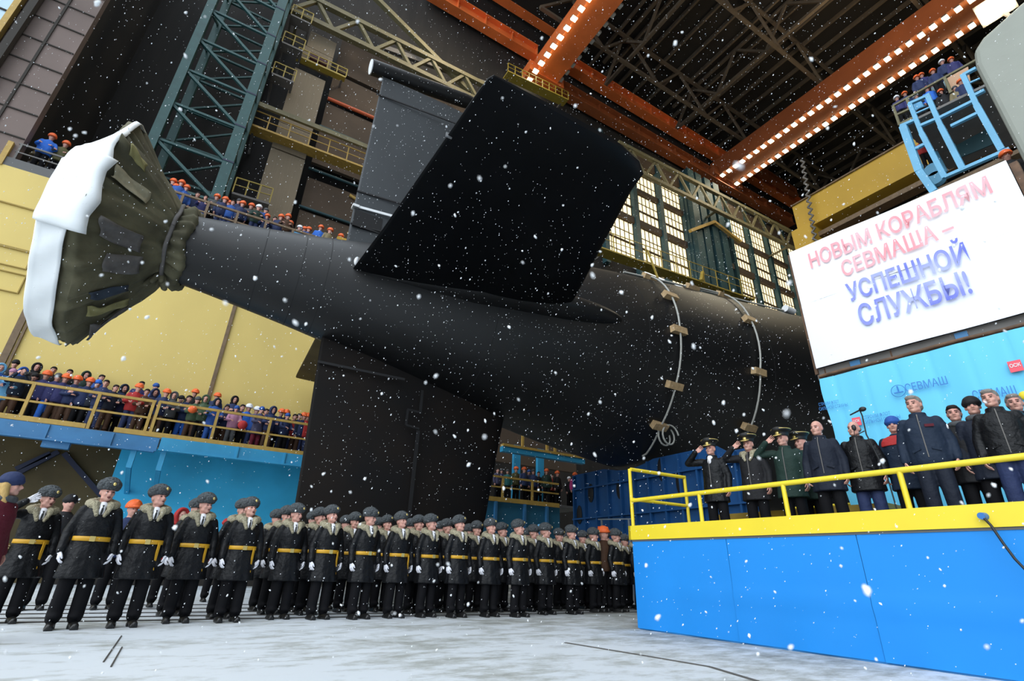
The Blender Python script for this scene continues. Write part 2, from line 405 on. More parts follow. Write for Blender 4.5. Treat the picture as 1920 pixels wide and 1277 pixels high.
ZB = 4.72
t = thing('balcony', 'long steel balcony full of spectators along the yellow wall, ochre railing and blue edge beam', 'balcony', (-2, 21.5, ZB - 0.4))
MB().bb((-14, 21.45, ZB - 0.06), (4.4, 23.5, ZB)).build('deck', DECK, t)
MB().bb((-14, 22.75, ZB), (4.4, 23.5, ZB + 0.42)).build('step', DECK, t)
m = MB(); m.bb((-14, 21.42, ZB - 0.48), (-1.55, 21.5, ZB - 0.02)); m.bb((-14, 21.36, ZB - 0.52), (-1.6, 21.6, ZB - 0.47))
for x in (-6.3, -4.6, -2.9): m.bb((x, 21.37, ZB - 0.47), (x + 0.06, 21.42, ZB - 0.03))
m.build('edge_beam', BLUEB, t)
m = MB(); m.bb((-1.5, 21.42, ZB - 0.40), (4.4, 21.5, ZB + 0.02)); m.bb((-1.5, 21.36, ZB - 0.44), (4.4, 21.6, ZB - 0.39))
for x in (0.9, 2.55): m.bb((x, 21.37, ZB - 0.39), (x + 0.06, 21.42, ZB + 0.02))
m.build('edge_beam', BLUEC, t)
for x in (-2.25, -1.4):
    m = MB(); m.bb((x, 21.5, ZB - 1.1), (x + 0.16, 21.66, ZB - 0.44)); m.beam((x + 0.08, 21.6, ZB - 1.05), (x + 0.08, 23.5, ZB - 1.7), 0.14)
    m.build('bracket', BLUEC, t)
m = MB(); m.bb((-4.6, 21.5, ZB - 0.72), (-3.9, 21.7, ZB - 0.5)); m.build('bracket', BLUEB, t)
railing(t, (-14, 21.5, ZB), (-2.0, 21.5, ZB), 1.24, YRAIL, (0.30, 0.50, 0.72, 0.865, 0.995), 0.04)
railing(t, (-1.92, 21.5, ZB), (4.3, 21.5, ZB), 1.26, YRAIL, (0.005, 0.305, 0.60, 0.905), 0.04)
m = MB(); m.bb((-14, 21.44, ZB), (-3.68, 21.47, ZB + 0.16)); m.build('toe_board', YRAIL, t)
m = MB(); m.bb((-2.9, 21.44, ZB), (4.3, 21.47, ZB + 0.17)); m.build('toe_board', YRAIL, t)

# ------------------------------------------------------------------ galleries on top of the yellow structure
ZG = 14.75
t = thing('gallery', 'high gallery with brown railing on top of the yellow wall, behind the shaft cover', 'gallery', (-1, 24, ZG))
MB().bb((-4.9, 23.5, ZG), (6.2, 27.5, ZG + 0.08)).build('deck', DECK, t)
railing(t, (-4.9, 23.6, ZG + 0.08), (2.4, 23.6, ZG + 0.08), 1.2, BROWN, (0.16, 0.30, 0.47, 0.64, 0.81, 0.985), 0.045)
MB().bb((3.2, 24.2, ZG), (4.8, 25.2, ZG + 2.15)).build('cabin', YBEAM, t)
m = MB(); m.bb((3.15, 24.1, ZG + 1.65), (4.9, 24.2, ZG + 1.9)); m.build('cabin_band', BROWN, t)
t = thing('gallery', 'grey railed gallery on top of the yellow wall at the left edge', 'gallery', (-9, 24, ZG))
MB().bb((-16, 23.5, ZG), (-5.1, 26.5, ZG + 0.40)).build('deck', DECK, t)
railing(t, (-9.45, 23.6, ZG + 0.35), (-5.1, 23.6, ZG + 0.35), 0.85, GREYS, (0.02, 0.36, 0.52, 0.68, 0.92), 0.03)
m = MB(); m.bb((-9.2, 24.2, ZG + 0.35), (-6.6, 24.28, ZG + 0.9)); m.build('panel', mat('grey_panel', (0.17, 0.16, 0.17), 0.7), t)
m = MB(); m.bb((-9.72, 23.45, ZG - 0.05), (-9.55, 23.6, ZG + 1.1)); m.build('post', YRAIL, t)

# ------------------------------------------------------------------ teal lattice tower
t = thing('lattice_tower', 'tall teal steel lattice tower behind the canvas covered stern', 'tower', (-4.5, 28, ZG))
x0, x1, y0, y1 = -6.1, -2.75, 26.0, 29.2
for (x, y, wd) in ((x0, y0, 0.42), (x1, y0, 0.5), (x0, y1, 0.4), (x1, y1, 0.4)):
    m = MB(); m.bb((x - wd / 2, y - wd / 2, ZG), (x + wd / 2, y + wd / 2, 46))
    m.build('leg', TEAL, t)
zs = [15.2 + 2.55 * i for i in range(13)]
for i, z in enumerate(zs):
    for (a, b) in (((x0, y0), (x1, y0)), ((x1, y0), (x1, y1)), ((x0, y1), (x1, y1))):
        MB().beam((*a, z), (*b, z), 0.13).build('strut', TEAL, t)
    if i < len(zs) - 1:
        MB().beam((x0, y0, zs[i + 1]), (x1, y0, z), 0.15).build('diagonal', TEAL, t)
        MB().beam((x1, y1, zs[i + 1]), (x0, y1, z), 0.11).build('diagonal', TEAL, t)
        MB().beam((x0, y0, z), (x0, y1, zs[i + 1]), 0.11).build('diagonal', TEAL, t)
    m = MB(); m.bb((x1 - 0.27, y0 - 0.27, z - 0.05), (x1 + 0.27, y0 + 0.27, z + 0.05)); m.build('joint_plate', NAVYB, t)

# ------------------------------------------------------------------ walkways on the far wall left of the rudder
def walkway(name, label, a, b, depth, mat_, posts, h=1.1):
    t = thing(name, label, 'walkway', a)
    A, B = Vector(a), Vector(b)
    m = MB(); m.hexa([A + Vector((0, 0, -0.14)), B + Vector((0, 0, -0.14)), B + Vector((0, depth, -0.14)), A + Vector((0, depth, -0.14)),
                      A, B, B + Vector((0, depth, 0)), A + Vector((0, depth, 0))]); m.build('deck', GREYS if depth == 0.8 else mat_, t)
    for u in (0.06, 0.94): q = A.lerp(B, u) + Vector((0, depth * 0.8, -0.1)); MB().beam(q, Vector((q.x, 32.32, q.z)), 0.14).build('bracket', GREYS, t)
    railing(t, A + Vector((0, 0.05, 0)), B + Vector((0, 0.05, 0)), h, mat_, [i / posts for i in range(posts + 1)], 0.03)
    return t
walkway('walkway', 'olive walkway crossing the beige column, its upper beam lit', (-3.0, 29.4, 26.5), (6.0, 29.4, 26.7), 0.9, YRAIL, 7, 1.2)
o = MB().beam((-3.2, 29.2, 28.05), (6.5, 29.2, 28.3), 0.2, 0.34).build('girder', OLIVES)
tag(o, 'pale olive girder running level across the beige column behind the rudder', 'girder')
walkway('walkway', 'short yellow platform bracketed beside the teal tower, at the height of the olive girder', (-2.4, 29.2, 31.2), (-1.0, 29.2, 31.25), 0.8, YELLOWS, 2)
walkway('walkway', 'short yellow platform beside the teal tower, above the olive girder', (-2.4, 29.2, 34.4), (-1.0, 29.2, 34.45), 0.8, YELLOWS, 2)
walkway('walkway', 'topmost short yellow platform beside the teal tower', (-2.4, 29.2, 37.4), (-1.0, 29.2, 37.45), 0.8, YELLOWS, 2)
walkway('walkway', 'short yellow platform beside the foot of the teal tower', (-2.4, 28.8, 20.6), (-0.4, 28.8, 20.7), 0.8, YELLOWS, 3)
walkway('walkway', 'yellow ledge in front of the beige column top, below the truss', (-1.3, 29.8, 34.5), (2.2, 29.8, 34.6), 0.5, YELLOWS, 5, 0.8)
m = MB(); m.tube([(4.3, 30.8, 24.9), (5.0, 30.8, 24.7), (5.15, 30.8, 24.2), (5.1, 30.8, 22.3), (4.7, 30.8, 21.7)], 0.12)
tag(m.build('bent_pipe', YRAIL), 'ochre bent pipe beside the trailing edge of the upper rudder', 'pipe')

# lattice girders carrying the crane track along the far wall
def truss(name, label, a, b, h, n, mat_, chord=0.3, web=0.2, cat='truss', dirh=(0, 0, 1)):
    t = thing(name, label, cat, a); a, b = Vector(a), Vector(b); up = Vector(dirh) * h
    MB().beam(a, b, chord).build('chord', mat_, t); MB().beam(a + up, b + up, chord).build('chord', mat_, t)
    if name == 'lattice_girder':
        for u in (0.02, 0.35, 0.68, 0.98): p = a.lerp(b, u); MB().beam(p, Vector((p.x, 32.35, p.z)), 0.2).build('bracket', mat_, t)
    for i in range(n):
        p, q = a.lerp(b, i / n), a.lerp(b, (i + 1) / n); mid = (p + q) / 2
        MB().beam(p, mid + up, web).build('diagonal', mat_, t); MB().beam(mid + up, q, web).build('diagonal', mat_, t)
    return t
truss('lattice_girder', 'olive lattice girder high across the far wall, left of and behind the upper rudder', (-2.6, 29.6, 38.2), (29, 29.6, 39.4), 2.3, 10, OLIVES, 0.42, 0.26)
truss('lattice_girder', 'olive lattice girder in front of the daylit windows right of the fin', (29.4, 29.0, 39.6), (73, 29.0, 41.2), 2.8, 12, OLIVES, 0.4, 0.24)
tag(MB().beam(onY(30, 702, -6), onY(30, 880, 172), 0.4, 0.42).build('strut', OLIVES), 'long slanting olive strut above the tip of the upper rudder', 'strut')
tag(MB().beam(onY(31, 720, 90), onY(31, 930, 165), 0.3, 0.5).build('girder', GREYS), 'dim grey girder behind the slanting strut above the rudder tip', 'girder')
m = MB()
for i in range(6): m.bb((9.6 + i * 0.85, 32.2, 37.6 + i * 0.16), (10.2 + i * 0.85, 32.31, 37.8 + i * 0.16))
m.bb((13.2, 32.2, 40.8), (14.8, 32.31, 41.2))
tag(m.build('window_slot', GLASSW), 'row of small daylit openings between rudder tip and fin', 'window')
for i, (x, h) in enumerate(((17.5, 0.8),)):
    walkway('walkway', 'yellow railed crane landing just above the fin tip corner', (16.5, 30.4, 46.0), (24, 30.4, 46.8), 1.0, YELLOWS, 9, 1.1)

# ------------------------------------------------------------------ daylit windows of the far wall
BAYS = [(30.0, 33.9), (34.5, 38.1), (38.7, 42.3), (51.3, 54.7), (55.4, 59.0), (59.7, 63.3), (64.0, 67.6), (68.3, 72.0)]
TIERS = [(30.2, 32.9), (33.0, 35.7), (36.5, 38.0), (38.1, 40.4), (41.0, 44.8)]
wn = 1
for bi, (xa, xb) in enumerate(BAYS):
    lift = 0.0 if bi < 3 else 0.0
    for ti, (za, zb) in enumerate(TIERS):
        wn += 1
        m = MB(); m.bb((xa, 32.30, za), (xb, 32.36, zb))
        o = struct(m.build('window_%d' % wn, GLASSW))
        m = MB(); nx = 6
        for i in range(nx + 1):
            x = xa + (xb - xa) * i / nx; m.bb((x - 0.028, 32.22, za), (x + 0.028, 32.3, zb))
        nz = max(1, round((zb - za) / 1.2))
        for i in range(nz + 1):
            z = za + (zb - za) * i / nz; m.bb((xa, 32.22, z - 0.032), (xb, 32.3, z + 0.032))
        m.build('window_frame', OCHREW, o)
m = MB()
for xa in [29.6, 34.2, 38.4, 42.6, 51.0, 55.05, 59.35, 63.65, 67.95, 72.3]: m.bb((xa - 0.28, 31.7, 29), (xa + 0.28, 32.3, 47))
struct(m.build('trim_12', TEALD))
m = MB()
for z0, z1 in ((35.7, 36.5), (40.4, 41.0), (44.8, 46.5)): m.bb((29.3, 31.9, z0), (74, 32.4, z1))
for z0, z1 in ((32.9, 33.0), (38.0, 38.1)): m.bb((29.3, 32.1, z0), (74, 32.4, z1))
m.bb((42.6, 32.2, 30), (51, 32.4, 46.5))
struct(m.build('trim_13', BROWNW))
m = MB()
for x in (42.5, 43.9, 45.6, 47.2): m.bb((x, 30.6, 28), (x + 1.1, 31.6, 47))
m.bb((42.4, 31.3, 28), (48.4, 31.7, 47))
tag(m.build('steel_column', TEALD), 'broad dark teal ribbed steel column standing between the daylit windows', 'column')
m = MB(); m.beam((40.8, 30.2, 36.4), (45.8, 30.4, 39.9), 0.35); m.beam((45.8, 30.4, 39.9), (50.2, 30.2, 38.6), 0.35); m.beam((45.8, 30.4, 39.8), (45.8, 32.3, 39.8), 0.3)
tag(m.build('bracket', YRAIL), 'ochre angled bracket across the teal column between the windows', 'bracket')
t = walkway('walkway', 'yellow railed walkway below the daylit windows, above the hull', (24.5, 27.6, 26.6), (46.5, 27.6, 28.2), 1.2, YELLOWS, 11, 1.9)
m = MB(); m.beam((30.6, 27.5, 28.3), (31.0, 27.0, 25.2), 0.14); m.beam((38.2, 27.5, 28.6), (37.4, 27.2, 27.2), 0.3); m.build('strut', YELLOWS, t)
for k, (zz, hh) in enumerate(((24.0, 1.1), (25.4, 0.9))):
    pass

# ------------------------------------------------------------------ crane track and the two lit bridge cranes
YT = 31.4
def pix_girder(name, label, p, q, y, h, d, mat_, cat='girder'):
    A, B = onY(y, *p), onY(y, *q); z = (A.z + B.z) / 2
    t = thing(name, label, cat, (A.x, y, z))
    m = MB(); m.bb((A.x, y, z - h / 2), (B.x, y + d * 0.35, z + h / 2)); m.build('web', mat_, t)
    for s in (-1, 1): MB().bb((A.x, y - d / 2, z + s * h / 2 - 0.07), (B.x, y + d / 2, z + s * h / 2 + 0.07)).build('flange', mat_, t)
    n = max(3, int(abs(B.x - A.x) / 3.0))
    for i in range(n + 1):
        x = A.x + (B.x - A.x) * i / n; MB().bb((x - 0.06, y - d * 0.3, z - h / 2), (x + 0.06, y, z + h / 2)).build('stiffener', mat_, t)
pix_girder('crane_track', 'orange track girder right of the first lit crane, upper of the pair', (1068, 135), (1495, 372), YT, 1.7, 1.1, ORANGE)
pix_girder('crane_track', 'dark orange track girder right of the first lit crane, lower of the pair', (1040, 172), (1480, 405), YT, 1.5, 1.1, ORANGED)
pix_girder('crane_track', 'orange track girder left of the first lit crane, lower of the pair', (800, -6), (1005, 88), YT, 1.6, 1.0, ORANGE)
pix_girder('crane_track', 'orange track girder left of the first lit crane, upper of the pair', (900, -20), (1040, 42), YT, 1.6, 1.0, ORANGE)
pix_girder('crane_track', 'dull brown track girder beyond the second lit crane', (1380, 300), (1490, 355), YT - 1, 1.2, 0.8, ORANGED)

def crane(label, x, wdt, y0, y1, z, rows, mat_, unlit=None):
    t = thing('bridge_crane', label, 'crane', (x, y1, z))
    MB().bb((x, y0, z), (x + wdt, y1, z + 2.6)).build('girder', mat_, t)
    MB().bb((x - 0.15, y0, z - 0.08), (x + wdt + 0.15, y1, z)).build('bottom_flange', mat_, t)
    m = MB(); m.bb((x - 1.0, y1 - 1.2, z - 0.3), (x + wdt + 1.0, y1 + 0.6, z + 1.1)); m.build('end_carriage', mat_, t)
    for xr, ya, yb, n in rows:
        for i in range(n):
            y = ya + (yb - ya) * i / (n - 1)
            m = MB(); m.bb((xr - 0.27, y - 0.23, z - 0.32), (xr + 0.27, y + 0.23, z - 0.22), 0)
            m.bb((xr - 0.3, y - 0.2, z - 0.22), (xr + 0.3, y + 0.2, z - 0.08), 1); m.build('lamp', [LAMPM, GREYS], t)
    if unlit:
        xr, ya, yb, n = unlit
        for i in range(n):
            y = ya + (yb - ya) * i / (n - 1)
            MB().bb((xr - 0.22, y - 0.24, z + 0.0), (xr + 0.22, y + 0.24, z + 0.25)).build('lamp_housing', LAMPOFF, t)
crane('orange bridge crane with a single row of lit lamps overhead at the top', 20.3, 2.4, -4, 32, 49, [(20.0, 31.9, 0, 30)], ORANGE, (23.0, 31.4, 16, 16))
crane('brown bridge crane with two rows of lit lamps at upper right', 48.9, 3.6, -20, 31.6, 49, [(49.1, 31.2, -8, 41), (52.0, 31.2, -8, 41)], ORANGED)

# roof trusses and purlins
m = MB(); n = 13
for i in range(30): 
    x = 24 + i * 2.4; struct(MB().bb((x, -30, 57.4), (x + 0.22, 33, 57.9)).build('purlin_%d' % (i + 1), ROOFS))
for k, y in enumerate((27, 17, 7, -3)):
    truss('roof_truss', ('roof truss nearest the daylit window wall', 'second roof truss from the window wall', 'third roof truss from the window wall', 'roof truss farthest from the window wall')[k],
          (18, y, 52.5), (84, y, 52.5), 4.8, 8, ROOFS, 0.34, 0.26)
for k, x in enumerate((30, 42, 56, 70)):
    truss('cross_truss', ('cross truss of the roof just beyond the first lit crane', 'cross truss of the roof between the two lit cranes', 'cross truss of the roof just beyond the second lit crane', 'farthest cross truss of the roof')[k],
          (x, -20, 53.5), (x, 31, 53.5), 4.0, 8, ROOFS, 0.34, 0.26)

# yellow bridge girder and dark structure behind the gantry
t = thing('yellow_girder', 'big yellow box girder running behind the white banner', 'girder', (40, 14, 30))
m = MB(); m.bb((40, -6, 28.7), (41.6, 18.6, 31.5)); m.build('box', YBEAM, t)
m = MB(); m.bb((39.4, 17.2, 25.2), (41.8, 18.9, 28.7)); m.build('end_carriage', YBEAM, t)
m = MB(); m.bb((40.3, -6, 27.6), (41.3, 17.2, 28.0)); m.bb((40.3, -6, 26.4), (41.3, 17.2, 26.7)); m.build('lower_beam', BROWN, t)
m = MB(); m.bb((39.85, -6, 31.5), (40.1, 18.6, 31.62)); m.build('top_rail', BROWN, t)
m = MB()
for i in range(14):
    z = 26.3 + i * 0.62; m.tube([(39.2, 17.3 - i * 0.05, z), (39.3, 17.0 - i * 0.05, z + 0.3), (39.2, 17.3 - (i + 1) * 0.05, z + 0.62)], 0.09, 6)
tag(m.build('chain', GREYS), 'dark chain hanging in front of the yellow girder end', 'chain')
# ------------------------------------------------------------------ submarine
YS, ZS = 14.0, 8.26
PROF = [(-1.95, 0.86), (-1.0, 1.02), (0.5, 1.25), (2.0, 1.52), (3.0, 1.74), (4.5, 2.13), (6.0, 2.5), (8.0, 2.96), (10.0, 3.33), (12.4, 3.66),
        (15.0, 3.98), (18.6, 4.36), (22.0, 4.74), (25.0, 5.02), (28.0, 5.28), (34.0, 5.55), (42.0, 5.65), (70.0, 5.65)]
def hull_r(x):
    for (a, ra), (b, rb) in zip(PROF, PROF[1:]):
        if a <= x <= b:
            t = (x - a) / (b - a); return ra + (rb - ra) * t
    return PROF[0][1] if x < PROF[0][0] else PROF[-1][1]
def smooth_r(x):
    return sum(hull_r(x + d) for d in (-0.8, -0.4, 0, 0.4, 0.8)) / 5
def hp(x, th, off=0.0):        # th: 0 towards the camera side, 90 up
    r = smooth_r(x) + off
    return Vector((x, YS - r * math.cos(math.radians(th)), ZS + r * math.sin(math.radians(th))))
sub = thing('submarine', 'huge black submarine, stern first, filling the middle of the hall', 'submarine', (0, YS, 0))
m = MB(); xs = [-1.95 + 0.45 * i for i in range(40)] + [16.5 + 1.5 * i for i in range(37)]
m.loft([[hp(x, 360 * k / 96) for k in range(96)] for x in xs])
hull = m.build('hull', HULL, sub)
for x in (0.0, 0.95, 1.6, 6.3, 11.4, 17.0, 23.0): MB().loft([[hp(x + d, 360 * k / 72, 0.004) for k in range(72)] for d in (0, 0.02)]).build('plate_seam', SEAM, hull)
m = MB(); p = hp(2.28, 8, 0.02); m.ell(p, (0.10, 0.05, 0.16)); m.build('hull_fitting', STEEL, hull)
m = MB(); q = [hp(x, th, 0.01) for x, th in ((11.6, 62), (13.6, 62), (13.9, 50), (13.5, 41), (12.2, 44), (11.5, 52))]
m.add(q, [tuple(range(6))]); m.build('worn_patch', mat('worn_grey', (0.10, 0.11, 0.10), 0.7, var=0.3, vscale=3), hull)

def fin(name, plan, tmax, axis, mat_, parent, tip_r=None, n=20, taper=0.6):
    """plan: list of (span, x_trailing, x_leading); section is an aerofoil, blunt nose forward"""
    rings = []
    K = 14
    for j, (s, xt, xl, th) in enumerate(plan):
        ring = []
        c = xl - xt
        us = [0.5 - 0.5 * math.cos(PI * i / K) for i in range(K + 1)]        # 0 at the nose
        yt = lambda u: th * (1.4845 * math.sqrt(u) - 0.63 * u - 1.758 * u * u + 1.4215 * u ** 3 - 0.518 * u ** 4) + 0.012 * u
        up = [(xl - u * c, yt(u)) for u in us]; dn = [(xl - u * c, -yt(u)) for u in us[::-1]][:-1]
        for x, y in up + dn:
            ring.append(Vector((x, s, ZS + y)) if axis == 'h' else Vector((x, YS - y, s)))
        rings.append(ring)
    mm = MB(); mm.loft(rings)
    return mm.build(name, mat_, parent)
def hplan(sg):
    out = []
    for s, xt, xl, th in ((0.9, 2.15, 9.2, 0.62), (1.4, 2.2, 9.0, 0.6), (3.76, 2.33, 8.18, 0.50), (6.0, 2.40, 7.22, 0.44), (8.0, 2.46, 6.36, 0.40), (8.5, 2.48, 6.22, 0.37), (8.72, 2.50, 5.9, 0.26), (8.82, 2.55, 5.4, 0.12)):
        out.append((YS - sg * s, xt, xl, th))
    return out
stab = fin('stabilizer', hplan(1), 0.5, 'h', FIN, sub)
fin('stabilizer', hplan(-1), 0.5, 'h', OCHREW, sub)  # yellow wall's reflected glow put into the far fin's colour
m = MB(); m.bb((2.40, 6.73, ZS - 0.05), (2.52, 6.76, ZS + 0.05)); m.build('flap_notch', STEEL, stab)
# root fairing of the near stabilizer, running forward to a point on the hull
m = MB(); rings = []
for i in range(26):
    t = i / 25; x = 2.2 + t * 8.4
    if t < 0.7: w_, h_ = 1.5, 0.42
    else:
        s = (t - 0.7) / 0.3; w_, h_ = 1.5 * math.sqrt(max(0.0, 1 - s * s)) + 0.02, 0.42 * math.sqrt(max(0.0, 1 - s ** 1.6)) + 0.01
    k_ = min(1.0, 0.12 + 0.88 * t / 0.4); w_ *= k_; h_ *= k_
    yc = YS - smooth_r(x) * 0.90
    rings.append([Vector((x, yc - w_ * 0.55 * math.cos(2 * PI * k / 20), ZS + h_ * math.sin(2 * PI * k / 20))) for k in range(20)])
m.loft(rings); m.build('root_fairing', HULL, sub)
# vertical rudders
up = fin('upper_rudder', [(9.2, 2.12, 8.4, 0.5), (11.4, 2.15, 7.9, 0.46), (14.5, 2.22, 7.2, 0.38), (17.55, 2.28, 6.6, 0.30)], 0.5, 'v', RUD, sub)
m = MB(); pts = [Vector((1.8 + 0.25 * i, YS, 17.75 + 0.045 * i)) for i in range(21)]
m.tube(pts, [0.29] * 16 + [0.27, 0.24, 0.19, 0.12, 0.04], 20); tb = m.build('tip_body', HULL, up)
m = MB(); m.cyl((1.77, YS, 17.745), (1.8, YS, 17.75), 0.27, n=20); m.build('end_cap', WHITEP, tb)
m = MB(); m.beam((2.12, YS - 0.05, 11.42), (4.9, YS - 0.44, 11.42), 0.03, 0.09); m.beam((2.10, YS, 11.42), (2.3, YS, 11.42), 0.24, 0.09); m.build('waterline_stripe', WHITEP, up)
for z in (12.05, 16.55, 10.75): MB().beam((2.15, YS - 0.03, z), (5.4, YS - 0.40, z), 0.03, 0.05).build('seam', SEAM, up)
MB().beam((5.5, YS - 0.39, 14.9), (5.5, YS - 0.36, 16.6), 0.03, 0.05).build('seam', SEAM, up)
m = MB(); m.bb((2.2, YS - 0.12, 10.65), (3.1, YS - 0.04, 11.25)); m.build('dark_panel', SEAM, up)
lo = fin('lower_rudder', [(7.4, 2.0, 8.4, 0.5), (6.4, 1.99, 8.2, 0.48), (4.0, 2.09, 7.8, 0.42), (0.75, 2.2, 7.3, 0.36)], 0.5, 'v', LRUD, sub)
m = MB(); m.beam((4.98, YS - 0.45, 4.4), (5.0, YS - 0.40, 0.8), 0.02, 0.10); m.beam((4.97, YS - 0.47, 5.6), (4.98, YS - 0.46, 4.9), 0.02, 0.08)
m.beam((4.6, YS - 0.455, 4.5), (5.0, YS - 0.455, 4.45), 0.03, 0.06); m.beam((4.6, YS - 0.45, 4.5), (4.6, YS - 0.455, 4.95), 0.03, 0.06); m.beam((4.58, YS - 0.46, 4.95), (5.0, YS - 0.46, 4.93), 0.03, 0.06)
m.beam((2.0, YS - 0.08, 5.95), (4.4, YS - 0.46, 5.82), 0.03, 0.07)
m.build('hinge_gap', SEAM, lo)

# ropes with wooden blocks laid over the hull
def surf(px, py, off=0.06):
    d = ray(px, py).normalized(); o = Vector((0, 0, EYE)); t = 4.0; best = None
    while t < 45:
        p = o + d * t; e = math.hypot(p.y - YS, p.z - ZS) - smooth_r(p.x) - off
        if e < 0: return p
        if best is None or e < best[0]: best = (e, p)
        t += 0.02
    p = best[1]; n = Vector((0, p.y - YS, p.z - ZS)); n *= (smooth_r(p.x) + off) / n.length      # just past the outline: lay it on the hull
    return Vector((p.x, YS + n.y, ZS + n.z))
def block_rope(label, knots, coil=None):
    P = [surf(*k) for k in knots]
    t = thing('rope', label, 'rope', P[0])
    m = MB(); pts = []
    for a, b in zip(P, P[1:]):
        for i in range(6):
            q = a.lerp(b, i / 6); n = Vector((0, q.y - YS, q.z - ZS)); rr = smooth_r(q.x) + 0.12
            q = Vector((q.x, YS + n.y / n.length * rr, ZS + n.z / n.length * rr)); pts.append(q)
    pts.append(P[-1])
    m.tube(pts, 0.035, 6); m.build('cord', ROPE, t)
    for i, p in enumerate(P[:-1]):
        n = Vector((0, p.y - YS, p.z - ZS)).normalized(); tx = Vector((1, 0, 0)); u = n.cross(tx)
        MB().box(p + n * 0.02, (0.62, 0.24, 0.20), 0, Matrix((tx, u, n)).transposed()).build('wood_block', WOOD, t)
    if coil:
        c = surf(*coil) + Vector((0, -0.30, -0.1)); r = 0.32
        MB().tube([c + Vector((r * math.cos(a), 0.03 * a, r * math.sin(a))) for a in [0.4 * i for i in range(34)]], 0.03, 6).build('coil', ROPE, t)
    return t
block_rope('pale rope with wooden blocks over the hull, the nearer of two to the fin', [(1221, 511), (1256, 556), (1272, 620), (1264, 723), (1236, 798), (1205, 855)], (1246, 812))
block_rope('pale rope with wooden blocks over the hull, beside the white banner', [(1306, 521), (1358, 546), (1405, 601), (1422, 698), (1404, 801), (1396, 812)])
p = [surf(1172, 502), surf(1260, 516), surf(1345, 538), surf(1420, 555), surf(1494, 577)]
tag(MB().tube(p, 0.04, 6).build('safety_line', ROPE), 'thin pale safety line lying along the top of the hull', 'rope')
q = surf(1492, 560)
tag(MB().cyl(q + Vector((-0.3, 0, 0.1)), q + Vector((0.3, 0, 0.1)), 0.16).build('roller', WHITEP), 'small white roller on top of the hull beside the banner edge', 'roller')

# ------------------------------------------------------------------ canvas cover over the propeller
XF, XR = -3.32, -3.93
def cover_r(th):
    """seven cornered rim, slightly different at every corner"""
    cs = [(54, 2.58), (100, 2.45), (152, 2.6), (205, 2.6), (258, 2.90), (282, 2.86), (330, 2.58), (376, 2.50), (414, 2.58)]
    th = (th - 54) % 360 + 54
    for (a, ra), (b, rb) in zip(cs, cs[1:]):
        if a <= th <= b:
            t = (th - a) / (b - a); A, B = math.radians(a), math.radians(b)
            p = Vector((ra * math.cos(A), ra * math.sin(A))).lerp(Vector((rb * math.cos(B), rb * math.sin(B))), t)
            mid = p.length; return mid * 0.72 + (ra + (rb - ra) * t) * 0.28
    return 2.6
def rear_k(th):
    cs = [(54, 0.62), (20, 0.78), (0, 0.84), (-40, 0.91), (-100, 0.97), (-150, 0.95), (-220, 0.8), (-306, 0.62)]
    th = (th - 54) % 360 + 54 - 360
    for (a, ra), (b, rb) in zip(cs, cs[1:]):
        if b <= th <= a: return ra + (rb - ra) * (a - th) / (a - b)
    return 0.62
def cpt(x, th, r): return Vector((x, YS - r * math.cos(math.radians(th)), ZS + r * math.sin(math.radians(th))))
cov = thing('propeller_cover', 'olive canvas and white plastic cover bundled around the propeller at the stern', 'cover', (-3, YS, ZS))
rnd = random.Random(3)
ph = [rnd.uniform(0, 6.28) for _ in range(6)]
def fold(th, t):
    a = math.radians(th)
    return (0.06 * math.sin(9 * a + ph[0] + 2.5 * t) + 0.05 * abs(math.sin(8 * a + ph[1] - 3 * t)) + 0.028 * math.sin(31 * a + ph[2] + 4 * t) + 0.018 * math.sin(47 * a + ph[3]))
NT = 220; rows = []
prof = [(-1.62, 0.0, 0.92), (-1.66, 0.0, 1.05), (-1.75, 0.0, 1.10), (-1.92, 0.0, 1.0), (-2.02, 0.0, 0.94), (-2.10, 0.0, 1.02), (-2.22, 0.08, 1.1), (-2.45, 0.30, 1.1), (-2.70, 0.52, 1.1), (-2.95, 0.72, 1.1), (-3.15, 0.87, 1.1), (-3.28, 0.96, 1.1), (XF, 1.0, 1.1), (-3.45, 1.01, 1.1), (-3.6, 1.0, 1.1), (XR, 1.0, 1.1), (-4.08, 0.80, 1.0), (-4.12, 0.45, 1.0), (-4.14, 0.02, 0.1)]
for x, t, r0 in prof:
    row = []
    for k in range(NT):
        th = 360 * k / NT; R_ = cover_r(th) * (rear_k(th) if x <= XR + 0.001 else (0.5 + 0.5 * rear_k(th) if x < -3.5 else 1)); r = r0 + (R_ - r0) * t
        f = fold(th, t * 2 + x) * (0.5 + 0.9 * t if t < 0.99 else 0.35)
        if t == 0: f = 0.06 * math.sin(math.radians(th) * 23 + ph[4] + x * 3) + 0.04 * math.sin(math.radians(th) * 13 + x * 7)
        sag = 0.16 * math.sin(t * PI) * (0.5 + 0.5 * math.sin(math.radians(th) * 7 + ph[5]))
        row.append(cpt(x + 0.05 * math.sin(math.radians(th) * 5), th, max(0.02, r * (1 + f * 0.75) - sag)))
    rows.append(row)
m = MB(); m.grid(rows, 0, True, True); m.build('canvas', OLIVE, cov)
